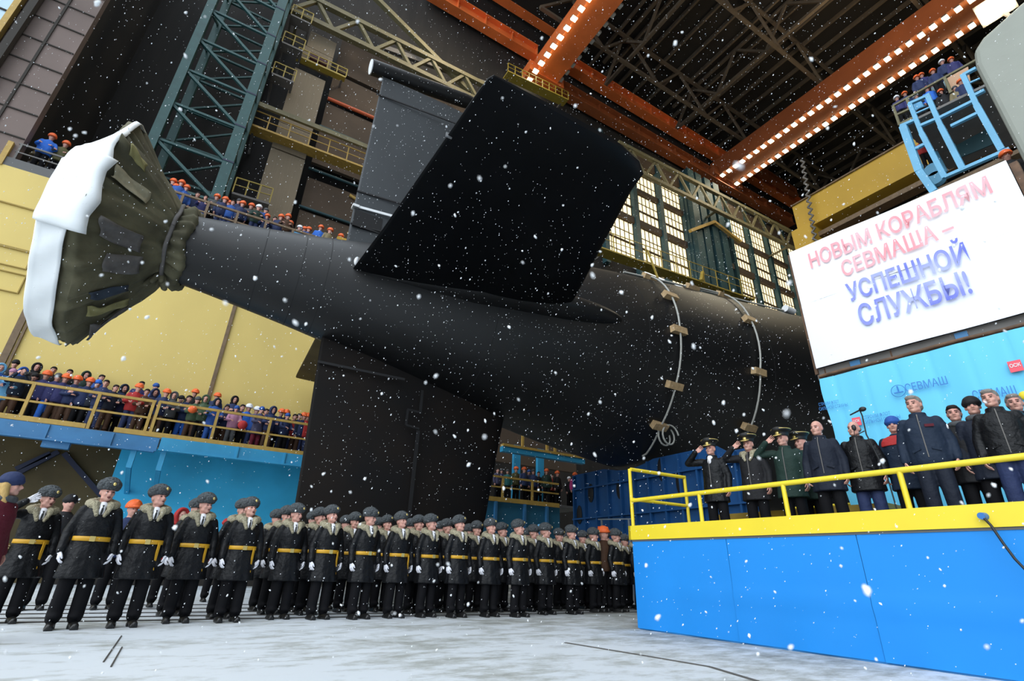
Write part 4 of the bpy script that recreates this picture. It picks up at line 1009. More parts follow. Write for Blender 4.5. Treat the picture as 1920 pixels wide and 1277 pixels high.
def append(me, mb, mi):
    """adds the pieces of mb to mesh me under material index mi"""
    b = bmesh.new(); b.from_mesh(me); b.faces.ensure_lookup_table()
    vs = [b.verts.new(v) for v in mb.v]
    for f in mb.f:
        try:
            nf = b.faces.new([vs[i] for i in f]); nf.material_index = mi; nf.smooth = True
        except ValueError: pass
    b.to_mesh(me); b.free()

def head_mat(yaw, pit):
    p = Vector((0, 0.012, 1.53)); R = Euler((pit, 0, yaw), 'XYZ').to_matrix().to_4x4()
    return Matrix.Translation(p) @ R @ Matrix.Scale(1.07, 4) @ Matrix.Translation(-p)
def arm(pose, s):
    sh = Vector((s * 0.182, 0.01, 1.42))
    if pose == 'salute' and s < 0: return sh + Vector((-0.02, 0, 0.02)), Vector((-0.45, -0.09, 1.42)), Vector((-0.235, -0.165, 1.60)), Vector((0.72, 0.32, 0.55)), Vector((0.2, -0.9, 0.3)), 0.05
    if pose == 'rail': return sh, Vector((s * 0.27, -0.10, 1.14)), Vector((s * 0.17, -0.34, 1.11)), Vector((-s * 0.35, -0.9, -0.2)), Vector((0, 0, -1)), 0.5
    if pose == 'crossed': return sh, Vector((s * 0.27, -0.06, 1.13)), Vector((s * 0.04, -0.225, 1.17 + 0.035 * s)), Vector((-s * 0.95, -0.05, 0.15)), Vector((0, 0.8, -0.3)), 0.4
    if pose == 'photo': return sh, Vector((s * 0.27, -0.20, 1.24)), Vector((s * 0.10, -0.27, 1.52)), Vector((-s * 0.4, -0.25, 0.85)), Vector((-s * 0.6, 0.6, 0)), 0.6
    if pose == 'behind': return sh, Vector((s * 0.28, 0.10, 1.15)), Vector((s * 0.12, 0.17, 0.95)), Vector((-s * 0.9, 0.1, -0.35)), Vector((0, 1, 0)), 0.4
    return sh, Vector((s * 0.262, 0.035, 1.14)), Vector((s * 0.275, -0.035, 0.90)), Vector((-s * 0.05, -0.16, -0.98)), Vector((-s, 0.1, 0)), 0.45
def hand(mb, wr, d, nrm, s, curl, fat=1.0):
    """palm, four unequal bent fingers and a thumb; nrm faces out of the palm"""
    d = d.normalized(); nrm = (nrm - d * nrm.dot(d)).normalized(); x = d.cross(nrm).normalized() * s
    k = fat
    for o in (-0.024, -0.008, 0.008, 0.024): mb.cap(wr + d * 0.012 + x * o * 0.7, wr + d * 0.088 + x * o * 1.25, 0.016 * k, 0.0135 * k, 8)
    for i, (o, L) in enumerate(((-0.036, 0.060), (-0.0125, 0.074), (0.0125, 0.078), (0.036, 0.068))):
        a = wr + d * 0.092 + x * o; c1 = curl * (0.9 + 0.12 * i); c2 = curl * 2.1
        d1 = (d * math.cos(c1) + nrm * math.sin(c1) + x * o * 2.5).normalized(); b = a + d1 * L * 0.55
        d2 = (d * math.cos(c2) + nrm * math.sin(c2) + x * o * 1.5).normalized(); c = b + d2 * L * 0.55
        mb.cap(a, b, 0.0095 * k, 0.0088 * k, 7); mb.cap(b, c, 0.0088 * k, 0.0075 * k, 7)
    t0 = wr + d * 0.03 - x * 0.030; t1 = t0 - x * 0.028 + d * 0.035 + nrm * 0.014; t2 = t1 + d * 0.034 + nrm * 0.012 - x * 0.004
    mb.cap(t0, t1, 0.013 * k, 0.0105 * k, 7); mb.cap(t1, t2, 0.0105 * k, 0.0085 * k, 7)

def body_mesh(pose, yaw, pit, mouth, lod):
    key = ('body', pose, yaw, pit, mouth, lod)
    if key in _C: return _C[key]
    H = head_mat(yaw, pit); mb = MB()
    hd = MB()
    hd.ell((0, 0.012, 1.672), (0.076, 0.096, 0.100)); hd.ell((0, -0.022, 1.615), (0.060, 0.070, 0.082)); hd.ell((0, -0.060, 1.566), (0.034, 0.034, 0.026))
    hd.ell((0, -0.074, 1.676), (0.056, 0.018, 0.013)); hd.cap((0, -0.090, 1.660), (0, -0.112, 1.626), 0.009, 0.014, 8); hd.ell((0, -0.098, 1.622), (0.018, 0.014, 0.010))
    for s in (-1, 1):
        hd.ell((s * 0.078, 0.014, 1.642), (0.010, 0.020, 0.031)); hd.ell((s * 0.040, -0.064, 1.622), (0.022, 0.022, 0.024)); hd.ell((s * 0.03, -0.02, 1.58), (0.035, 0.05, 0.03))
    hd.ell((0, -0.086, 1.600), (0.026, 0.012, 0.006)); hd.ell((0, -0.080, 1.584 - 0.008 * mouth), (0.022, 0.012, 0.007))
    hd.cap((0, 0.02, 1.44), (0, 0.008, 1.60), 0.060, 0.054)
    hd.v = [tuple(H @ Vector(v)) if v[2] > 1.5 else v for v in hd.v]
    mb.add(hd.v, hd.f)
    mb.cap((-0.14, 0.01, 1.41), (0.14, 0.01, 1.41), 0.055); mb.ell((0, 0.0, 1.30), (0.165, 0.105, 0.19)); mb.ell((0, 0.0, 1.10), (0.148, 0.10, 0.18)); mb.ell((0, 0.01, 0.93), (0.165, 0.112, 0.12))
    mb.cap((0, 0.015, 1.46), (0, 0.01, 1.2), 0.09, 0.10)
    for s in (-1, 1):
        mb.cap((s * 0.088, 0.005, 0.92), (s * 0.098, -0.012, 0.50), 0.085, 0.056); mb.cap((s * 0.098, -0.012, 0.50), (s * 0.105, 0.015, 0.09), 0.054, 0.038)
        mb.ell((s * 0.102, 0.035, 0.36), (0.048, 0.05, 0.11)); mb.cap((s * 0.106, 0.045, 0.045), (s * 0.122, -0.13, 0.034), 0.042, 0.032)
        sh, el, wr, d, nr, cu = arm(pose, s)
        mb.cap(sh + Vector((-s * 0.01, 0, -0.02)), el, 0.048, 0.042); mb.cap(el, wr, 0.042, 0.030); mb.ell(el.lerp(wr, 0.25), 0.044)
        mb.cap(wr, wr + d.normalized() * 0.03, 0.029, 0.022)
    me = remesh(mb, 0.012 if lod == 0 else 0.022, 2, ratio=1.0 if lod == 0 else 0.6)
    hb = MB()
    for s in (-1, 1):
        sh, el, wr, d, nr, cu = arm(pose, s); hand(hb, wr, d, nr, s, cu)
    hm = remesh(hb, 0.005 if lod == 0 else 0.008, 1, ratio=0.6)
    b = MB(); b.v = [tuple(v.co) for v in hm.vertices]; b.f = [tuple(p.vertices) for p in hm.polygons]; append(me, b, 0); bpy.data.meshes.remove(hm)
    e = MB()
    for s in (-1, 1):
        e.ell((s * 0.031, -0.083, 1.655), (0.014, 0.008, 0.0065), n=8, m=6); e.cap((s * 0.016, -0.092, 1.676), (s * 0.048, -0.080, 1.678), 0.0045, 0.004, 6)
    e.v = [tuple(H @ Vector(v)) for v in e.v]; append(me, e, 1)
    e = MB(); e.ell((0, -0.091, 1.592 - 0.004 * mouth), (0.020, 0.006, 0.004 + 0.011 * mouth), n=10, m=6)
    e.v = [tuple(H @ Vector(v)) for v in e.v]; append(me, e, 2)
    me.name = 'body'
    for x in (SKIN, EYEM, LIPM): me.materials.append(x)
    _C[key] = me; return me

def ring(z, rx, ry, cy=0.0, n=40, fold=0.0, seed=0, k=7):
    out = []
    for i in range(n):
        a = 2 * PI * i / n; f = 1 + fold * (math.sin(k * a + seed) + 0.6 * math.sin(2 * k * a + seed * 2))
        out.append(Vector((rx * f * math.cos(a), cy + ry * f * math.sin(a), z)))
    return out
def cached(key, fn):
    if key not in _C: _C[key] = fn()
    return _C[key]
def coat_mesh(kind, pose, lod, fatn=1.0):
    def f():
        mb = MB(); w_ = fatn
        hem = {'long': 0.58, 'mid': 0.66, 'jacket': 0.83}[kind]
        pr = [(1.525, .078, .080, .012, 0), (1.48, .105, .092, .012, 0), (1.458, .150, .110, .01, 0), (1.41, .190, .126, .01, 0), (1.32, .207, .150, .0, .006), (1.20, .205, .152, .0, .010)]
        if kind == 'long': pr += [(1.09, .196, .142, 0, .006), (1.055, .190, .138, 0, 0), (1.02, .197, .142, 0, .006), (0.90, .222, .165, 0, .022), (0.74, .243, .185, 0, .03), (hem, .262, .205, 0, .038)]
        elif kind == 'mid': pr += [(1.05, .208, .152, 0, .012), (0.90, .220, .165, 0, .016), (0.76, .232, .178, 0, .02), (hem, .240, .186, 0, .024)]
        else: pr += [(1.08, .214, .158, 0, .014), (0.96, .216, .162, 0, .016), (0.88, .212, .158, 0, .02), (hem, .196, .145, 0, .01)]
        rings = [ring(z, rx * (w_ if z < 1.42 else 1), ry * (w_ if z < 1.42 else 1), cy, fold=fo, seed=z * 3) for z, rx, ry, cy, fo in pr]
        mb.loft(rings)
        for s in (-1, 1):
            sh, el, wr, d, nr, cu = arm(pose, s)
            mb.cap(sh + Vector((-s * 0.004, 0, -0.010)), el, 0.073, 0.066); mb.cap(el, wr - (wr - el).normalized() * 0.01, 0.066, 0.052)
            if kind == 'jacket':
                for t in (0.3, 0.6, 0.9): mb.ell(sh.lerp(el, t), 0.076 - 0.010 * t)
        return remesh(mb, 0.014 if lod == 0 else 0.026, 2, ratio=0.8 if lod == 0 else 0.6)
    return cached(('coat', kind, pose, lod, fatn), f)
def trousers_mesh(lod):
    def f():
        mb = MB(); mb.ell((0, 0.01, 0.93), (0.175, 0.125, 0.12))
        for s in (-1, 1):
            mb.cap((s * 0.088, 0.005, 0.90), (s * 0.102, -0.012, 0.50), 0.104, 0.090); mb.cap((s * 0.102, -0.012, 0.50), (s * 0.110, 0.012, 0.13), 0.090, 0.084); mb.ell((s * 0.106, -0.02, 0.15), (0.088, 0.092, 0.05))
        return remesh(mb, 0.015 if lod == 0 else 0.026, 2, ratio=0.7)
    return cached(('trousers', lod), f)
def boot_mesh(s):
    def f():
        mb = MB(); mb.cap((s * 0.106, 0.03, 0.13), (s * 0.108, 0.035, 0.05), 0.055, 0.05); mb.cap((s * 0.108, 0.04, 0.050), (s * 0.128, -0.155, 0.042), 0.050, 0.041); mb.bb((s * 0.108 - 0.05, -0.02, 0.0), (s * 0.108 + 0.05, 0.09, 0.04)); mb.bb((s * 0.122 - 0.046, -0.18, 0.0), (s * 0.122 + 0.046, 0.0, 0.03))
        return remesh(mb, 0.012, 2, ratio=0.5)
    return cached(('boot', s), f)
def glove_mesh(pose, s):
    def f():
        mb = MB(); sh, el, wr, d, nr, cu = arm(pose, s); hand(mb, wr, d, nr, s, cu, 1.22); dd = (wr - el).normalized(); mb.cap(wr - dd * 0.035, wr + d.normalized() * 0.02, 0.044, 0.032)
        return remesh(mb, 0.005, 1, ratio=0.5)
    return cached(('glove', pose, s), f)
def simple(key, build, voxel=0.011, smooth=2, jit=0.0, ratio=0.7):
    def f():
        mb = MB(); build(mb); return remesh(mb, voxel, smooth, jit, ratio)
    return cached(key, f)
def raw(key, build):
    def f():
        mb = MB(); build(mb); return mb.mesh('p')
    return cached(key, f)
def b_ushanka(mb):
    mb.loft([ring(1.682, .097, .116, .012), ring(1.695, .110, .130, .012), ring(1.772, .116, .136, .012), ring(1.800, .104, .124, .012)]); mb.ell((0, .014, 1.788), (.100, .118, .062)); mb.ell((0, -.10, 1.745), (.085, .048, .055))
    for s in (-1, 1): mb.ell((s * .098, .015, 1.742), (.030, .085, .064))
def b_peak(mb):
    mb.loft([ring(1.700, .090, .108, .012), ring(1.755, .097, .115, .010), ring(1.785, .140, .150, .0), ring(1.805, .146, .158, .004), ring(1.822, .125, .140, .02), ring(1.824, .02, .02, .02)]); mb.ell((0, -.09, 1.80), (.10, .075, .045))
def b_visor(mb): mb.ell((0, -.125, 1.705), (.078, .062, .012), Euler((0.35, 0, 0)).to_matrix())
def b_helmet(mb):
    rs = [ring(1.690 + 0.142 * math.sin(a), .126 * math.cos(a) + 0.001, .150 * math.cos(a) + 0.001, .008) for a in [i * PI / 2 / 7 for i in range(8)]]
    mb.loft(rs); mb.ell((0, -.125, 1.695), (.070, .050, .010)); mb.loft([ring(1.672, .124, .148, .010), ring(1.70, .128, .152, .008)])
    mb.cap((0, -.10, 1.785), (0, .12, 1.80), 0.02)
def b_beanie(mb): mb.ell((0, .010, 1.705), (.098, .116, .098)); mb.loft([ring(1.672, .094, .113, .012), ring(1.685, .104, .123, .012), ring(1.705, .104, .123, .012), ring(1.718, .094, .113, .012)])
def b_hood(mb):
    mb.ell((0, .055, 1.66), (.118, .105, .145)); mb.tube([Vector((.105 * math.cos(a), -.035, 1.655 + .135 * math.sin(a))) for a in [i * PI / 10 for i in range(21)]], 0.028, 8); mb.ell((0, .03, 1.52), (.13, .11, .06))
    mb.tube([Vector((.112 * math.cos(a), .01, 1.66 + .14 * math.sin(a))) for a in [i * PI / 10 for i in range(21)]], 0.026, 8)
def b_hair(mb): mb.ell((0, .026, 1.690), (.086, .096, .092)); mb.ell((0, -.045, 1.735), (.065, .045, .035)); mb.ell((0, .05, 1.63), (.078, .07, .07))
def b_fringe(mb): mb.ell((0, .040, 1.648), (.086, .080, .055))
def b_longhair(mb): b_hair(mb); mb.cap((-.07, .02, 1.64), (-.09, -.03, 1.44), .04, .03); mb.cap((.07, .02, 1.64), (.09, -.03, 1.44), .04, .03); mb.ell((0, .06, 1.52), (.09, .05, .12))
def b_collar(mb):
    for i in range(15):
        a = math.radians(35 + 290 * i / 14); mb.ell((0.142 * math.sin(a), 0.035 - 0.115 * math.cos(a), 1.480 + 0.075 * (1 - abs(math.cos(a / 2)))), (.066, .060, .062), n=8, m=6)
    for s in (-1, 1): mb.cap((s * .090, -.090, 1.480), (s * .045, -.152, 1.35), .040, .024)
def b_scarf(mb):
    for i in range(14):
        a = 2 * PI * i / 14; mb.ell((0.085 * math.sin(a), 0.0 - 0.085 * math.cos(a), 1.495), (.042, .042, .045), n=8, m=6)
def b_stand_collar(mb): mb.loft([ring(1.45, .125, .11, .01), ring(1.49, .10, .098, .008), ring(1.535, .096, .098, .006), ring(1.537, .06, .06, 0)])
def b_shirt(mb): mb.ell((0, -.062, 1.475), (.060, .052, .060)); mb.ell((0, -.115, 1.41), (.038, .030, .075))
def b_tie(mb): mb.ell((0, -.142, 1.410), (.016, .010, .075)); mb.ell((0, -.118, 1.475), (.018, .014, .016))
def b_belt(mb): mb.grid([ring(1.028, .203, .151), ring(1.032, .209, .157), ring(1.082, .208, .156), ring(1.086, .200, .149)], 0, True, True)
def b_buckle(mb): mb.box((0, -.162, 1.057), (.060, .014, .064))
def b_strap(mb): mb.box((.150, -.125, .88), (.034, .014, .36), 0, Euler((0, 0, 0.6)).to_matrix()); mb.ell((.150, -.130, .70), (.024, .018, .05))
def b_badge(mb): mb.ell((0, -.146, 1.748), (.020, .010, .022), n=8, m=6)
def b_capbadge(mb): mb.ell((0, -.118, 1.738), (.032, .012, .026), n=8, m=6)
def b_piping(mb): mb.tube([Vector((.146 * math.cos(a), .004 + .158 * math.sin(a), 1.806)) for a in [i * PI / 16 for i in range(33)]], 0.006, 6)
def b_stripes(mb):
    sh, el, wr, d, nr, cu = arm('stand', -1)
    for t in (0.55, 0.68, 0.81, 0.94): p = el.lerp(wr, t); q = el.lerp(wr, t + 0.05); mb.cyl(p, q, 0.068 - 0.008 * t, n=14)

def child(name, me, parent, mt=None, hm=None):
    o = bpy.data.objects.new(name, me); COL.objects.link(o); o.parent = parent
    if hm is not None: o.location = hm.to_translation(); o.rotation_euler = hm.to_euler(); o.scale = hm.to_scale()
    if mt is not None:
        if not me.materials: me.materials.append(mt)
        else:
            o.material_slots[0].link = 'OBJECT'; o.material_slots[0].material = mt
    return o

def person(label, group, base, rz, scale, pose='stand', yaw=0.0, pit=0.0, mouth=0.0, kind='civil', coat='navy', hat='helmet', hatcol='orange', trousers='black', lod=0, cut='jacket', extra=(), fat=1.0, haircol='dark hair'):
    yaw = round(yaw * 4) / 4; pit = round(pit * 5) / 5; H = head_mat(yaw, pit)
    t = bpy.data.objects.new('person', None); COL.objects.link(t); t.empty_display_size = 0.3
    tag(t, label, 'person', group)
    t.location = base; t.rotation_euler = (0, 0, rz); t.scale = (scale,) * 3
    child('body', body_mesh(pose, yaw, pit, mouth, lod), t)
    child('trousers', trousers_mesh(lod), t, TROUS if trousers == 'black' else C(trousers))
    if lod < 2:
        for s in (-1, 1): child('boot', boot_mesh(s), t, BOOTM)
    if kind == 'sailor':
        child('coat', coat_mesh('long', pose, lod), t, LEATHER)
        child('fur_collar', simple('fcollar', b_collar, 0.014, 1, 0.004, 0.8), t, FURB)
        sh_ = child('shirt', simple('shirt', b_shirt), t, SHIRT); child('tie', simple('tie', b_tie), t, CAPM)
        h = child('fur_hat', simple('ushanka', b_ushanka, 0.011, 1, 0.004, 0.9), t, FURG, H); child('badge', raw('badge', b_badge), h, BRASS)
        b = child('belt', raw('belt', b_belt), t, GOLD); child('buckle', raw('buckle', b_buckle), b, BRASS)
        for s in (-1, 1): child('glove', glove_mesh(pose, s), t, GLOVE)
        if 'strap' in extra: child('strap', raw('strap', b_strap), t, GOLD)
        if 'stripes' in extra: child('sleeve_stripes', raw('stripes', b_stripes), t, BRASS)
        return t
    m = LEATHER if coat == 'leather' else C(coat)
    co = child('coat' if cut != 'jacket' else 'jacket', coat_mesh(cut, pose, min(lod, 1), fat), t, m)
    if hat == 'helmet': child('helmet', simple('helmet', b_helmet, 0.012, 1, 0, 0.8), t, C(hatcol), H)
    elif hat == 'beanie': child('knit_hat', simple('beanie', b_beanie, 0.012, 2, 0.001, 0.8), t, C(hatcol), H)
    elif hat == 'hood': child('hood', simple('hood', b_hood, 0.014, 2, 0, 0.8), t, C(hatcol), H)
    elif hat == 'hair': child('hair', simple('hair', b_hair, 0.011, 1, 0.002, 0.8), t, C(haircol), H)
    elif hat == 'fringe': child('hair', simple('fringe', b_fringe, 0.011, 1, 0.002, 0.8), t, C(haircol), H)
    elif hat == 'long':
        child('hair', simple('longhair', b_longhair, 0.011, 1, 0.002, 0.8), t, C(haircol), H); child('knit_hat', simple('beanie', b_beanie, 0.012, 2, 0.001, 0.8), t, C(hatcol), H)
    elif hat == 'fur': child('fur_hat', simple('ushanka', b_ushanka, 0.011, 1, 0.004, 0.9), t, FURG, H)
    elif hat == 'peak':
        h = child('peaked_cap', simple('peak', b_peak, 0.009, 1, 0, 0.8), t, CAPM, H); child('visor', simple('visor', b_visor, 0.006, 1), h, BRASS); child('badge', raw('capbadge', b_capbadge), h, BRASS); child('piping', raw('piping', b_piping), h, BRASS)
    if 'scarf' in extra: child('scarf', simple('scarf', b_scarf, 0.012, 2), t, C('grey'))
    if 'pinkscarf' in extra: child('scarf', simple('scarf', b_scarf, 0.012, 2), t, C('pink'))
    if 'collar' in extra: child('collar', simple('stcollar', b_stand_collar, 0.011, 2), t, m)
    if 'fur' in extra: child('fur_collar', simple('fcollar', b_collar, 0.014, 1, 0.004, 0.8), t, FURB)
    if 'shirt' in extra: child('shirt', simple('shirt', b_shirt), t, SHIRT)
    if 'redyoke' in extra: child('yoke', simple('yoke', lambda mb: mb.loft([ring(1.49, .115, .105, .01), ring(1.462, .190, .126, .01), ring(1.412, .232, .142, .01), ring(1.33, .236, .162, .0)]), 0.014, 2), t, C('red'))
    if 'zip' in extra: child('zipper', raw('zip', lambda mb: mb.tube([(0, -.098, 1.50), (0, -.135, 1.44), (0, -.152, 1.36), (0, -.158, 1.2), (0, -.163, 1.05), (0, -.166, .92)], 0.007, 6)), t, GREYS)
    if 'pockets' in extra:
        for s in (-1, 1): child('pocket', raw(('pk', s), lambda mb: mb.box((s * .105, -.150, 1.02), (.10, .022, .03), 0, Euler((0, s * 0.35, s * 0.35)).to_matrix())), t, m)
    if 'chest' in extra: child('chest_patch', raw('chp', lambda mb: mb.box((.10, -.150, 1.33), (.10, .015, .035), 0, Euler((0.12, 0, 0.3)).to_matrix())), t, C('burgundy'))
    if 'patchsleeve' in extra: child('sleeve_badge', raw('slb', lambda mb: mb.ell((.272, .0, 1.31), (.012, .035, .04), n=10, m=8)), t, C('white'))
    return t

NTH = ['first', 'second', 'third', 'fourth', 'fifth', 'sixth', 'seventh', 'eighth', 'ninth', 'tenth', 'eleventh', 'twelfth', 'thirteenth', 'fourteenth', 'fifteenth', 'sixteenth', 'seventeenth', 'eighteenth', 'nineteenth', 'twentieth',
       'twenty-first', 'twenty-second', 'twenty-third', 'twenty-fourth', 'twenty-fifth', 'twenty-sixth', 'twenty-seventh', 'twenty-eighth', 'twenty-ninth', 'thirtieth', 'thirty-first', 'thirty-second', 'thirty-third', 'thirty-fourth', 'thirty-fifth', 'thirty-sixth', 'thirty-seventh', 'thirty-eighth', 'thirty-ninth']
rp = random.Random(21)

# the naval choir: front rank, then the heads seen between them
FRONT = [(100, 909, 1.84, 'salute'), (212, 894, 1.93, 'stand'), (308, 906, 1.92, 'stand'), (392, 922, 1.90, 'stand'), (477, 930, 1.89, 'stand'), (560, 942, 1.88, 'stand'), (628, 945, 1.89, 'stand'), (697, 950, 1.89, 'stand'), (757, 957, 1.88, 'stand'),
         (812, 962, 1.88, 'stand'), (865, 964, 1.89, 'stand'), (923, 970, 1.88, 'stand'), (975, 972, 1.89, 'stand'), (1023, 979, 1.90, 'stand'), (1071, 983, 1.90, 'stand'), (1112, 988, 1.92, 'stand'), (1153, 990, 1.93, 'stand'), (1192, 997, 1.93, 'stand')]
for i, (px, py, h, pose) in enumerate(FRONT):
    p = onZ(h, px, py); p.z = 0
    lab = 'saluting sailor with white glove and gold sleeve stripes, leftmost of the front rank' if i == 0 else 'sailor in black leather coat with gold belt, %s from the left in the front rank' % NTH[i]
    if i == 1: lab = 'tall sailor with open mouth, beside the saluting sailor, second in the front rank'
    if i == 17: lab = 'sailor of the front rank half hidden by the stage corner'
    person(lab, 'front rank of sailors', p, rp.uniform(0.12, 0.32) + (0.0 if i else 0.1), h / 1.875, pose, rp.choice((0.25, 0.25, 0.5)), rp.choice((-0.2, 0.0, -0.2)), rp.choice((0.4, 1.0, 1.0)), 'sailor', extra=(('strap',) if i in (0, 2, 3, 4, 6, 8) else ()) + (('stripes',) if i == 0 else ()))
SECOND = [(374, 936), (460, 937), (541, 950), (605, 953), (668, 962), (730, 967), (789, 967), (842, 974), (895, 978), (944, 981), (1001, 985), (1048, 992), (1136, 998), (1092, 996)]
for i, (px, py) in enumerate(SECOND):
    p = onZ(1.88, px, py); p.z = 0
    person('sailor in grey fur hat, %s from the left in the second rank' % NTH[i], 'second rank of sailors', p, rp.uniform(0.1, 0.3), 1.02, 'stand', rp.choice((0.25, 0.5)), rp.choice((-0.2, 0.0)), rp.choice((0.4, 1.0)), 'sailor')
THIRD = [(522, 957), (590, 960), (651, 968), (711, 972), (772, 974), (828, 979), (880, 984), (990, 992), (1060, 998), (1110, 1002), (1170, 1003)]
for i, (px, py) in enumerate(THIRD):
    p = onZ(1.86, px, py); p.z = 0
    person('sailor in grey fur hat, %s from the left in the rear rank' % NTH[i], 'rear rank of sailors', p, rp.uniform(0.1, 0.3), 1.01, 'stand', 0.25, 0.0, 0.4, 'sailor', lod=1)
for px, py, h, lab, kw in ((136, 928, 1.78, 'onlooker in dark knit hat between the two leftmost sailors', dict(hat='beanie', hatcol='black', coat='black')),
                           (254, 941, 1.75, 'onlooker in orange helmet behind the second and third sailors', dict(hat='helmet', coat='navy')),
                           (344, 955, 1.72, 'onlooker in red jacket behind the third sailor', dict(hat='hood', hatcol='red', coat='red')),
                           (428, 973, 1.70, 'onlooker in red jacket behind the fourth and fifth sailors', dict(hat='beanie', hatcol='red', coat='red')),
                           (1012, 986, 1.76, 'onlooker in light blue hood among the rear sailors', dict(hat='hood', hatcol='light blue', coat='navy')),
                           (1131, 989, 1.80, 'onlooker in orange helmet at the right end of the ranks', dict(hat='helmet', coat='brown'))):
    p = onZ(h, px, py); k = (p.y + (1.4 if px > 1100 else 1.5)) / p.y; h = EYE + (h - EYE) * k; p = Vector((p.x * k, p.y * k, 0)); h = min(h, 1.93)
    person(lab, None, p, 0.2, h / 1.80, 'stand', 0.25, 0, 0, lod=1, **kw)
p = onZ(1.74, 30, 887); p.z = 0
person('blond woman in burgundy coat and navy knit hat at the left edge', None, p, 1.25, 0.965, 'stand', 0.25, 0.0, 0.0, hat='long', hatcol='navy', coat='burgundy', cut='mid', haircol='blond', extra=('scarf',))

# men on the stage
STAGE = [(1330, 826, 1.80, 'salute', 0.0, 'leftmost saluting officer on the stage, in leather jacket and peaked cap', dict(coat='leather', hat='peak', cut='mid', extra=('shirt', 'collar', 'zip'))),
         (1400, 817, 1.84, 'salute', 0.0, 'saluting officer in dark overcoat and peaked cap, second from the left on stage', dict(coat='black', hat='peak', cut='mid', extra=('fur', 'zip'))),
         (1464, 806, 1.86, 'salute', -0.25, 'saluting officer in dark green coat, third from the left on stage', dict(coat='dark green', hat='peak', cut='mid', extra=('collar', 'zip'))),
         (1498, 813, 1.83, 'stand', -0.5, 'officer in peaked cap and fur collar seen in profile behind the bald man', dict(coat='dark green', hat='peak', cut='mid', extra=('fur',))),
         (1528, 788, 1.80, 'stand', -0.25, 'balding man in dark quilted coat beside the saluting officers', dict(coat='dark blue', hat='fringe', cut='mid', extra=('collar', 'zip', 'pockets'), fat=1.0)),
         (1597, 789, 1.74, 'stand', -0.25, 'grey haired man in black leather jacket behind the microphone', dict(coat='leather', hat='fringe', haircol='grey hair', cut='mid', trousers='navy', extra=('collar', 'zip', 'pockets'), fat=1.0)),
         (1670, 782, 1.74, 'stand', 0.0, 'man in blue knit hat and red shouldered jacket on stage', dict(coat='slate blue', hat='beanie', hatcol='blue', cut='mid', extra=('redyoke',))),
         (1708, 741, 1.86, 'stand', -0.25, 'tallest man on stage, grey haired in a big navy jacket', dict(coat='slate blue', hat='hair', haircol='grey hair', cut='jacket', trousers='dark blue', extra=('collar', 'patchsleeve', 'zip', 'pockets', 'chest'), fat=1.04)),
         (1783, 759, 1.72, 'stand', 0.0, 'dark haired man in black overcoat on stage, left of the man in black beanie', dict(coat='black', hat='hair', cut='mid', extra=('scarf',))),
         (1817, 745, 1.76, 'stand', 0.0, 'man in black knit hat with grey beard on stage', dict(coat='dark blue', hat='beanie', hatcol='black', cut='mid', extra=('scarf',))),
         (1850, 729, 1.80, 'stand', -0.25, 'grey haired man in black leather puffer jacket near the right edge', dict(coat='leather', hat='hair', haircol='grey hair', cut='jacket', trousers='navy', extra=('collar', 'zip', 'pockets'), fat=1.06)),
         (1895, 738, 1.78, 'stand', 0.0, 'grey haired man in navy jacket at the right edge of the stage', dict(coat='dark blue', hat='hair', haircol='grey hair', cut='jacket', trousers='dark blue', extra=('collar',)))]
for px, py, h, pose, yaw, lab, kw in STAGE:
    top = h + (0.03 if kw['hat'] == 'peak' else 0); p = onZ(1.45 + top, px, py); p.z = 1.45
    p.x = max(p.x, 7.35); rz = -1.35 if pose == 'salute' else -1.30
    person(lab, 'men on the stage', p, rz, h / 1.80, pose, yaw, 0.0, 0.0, **kw)

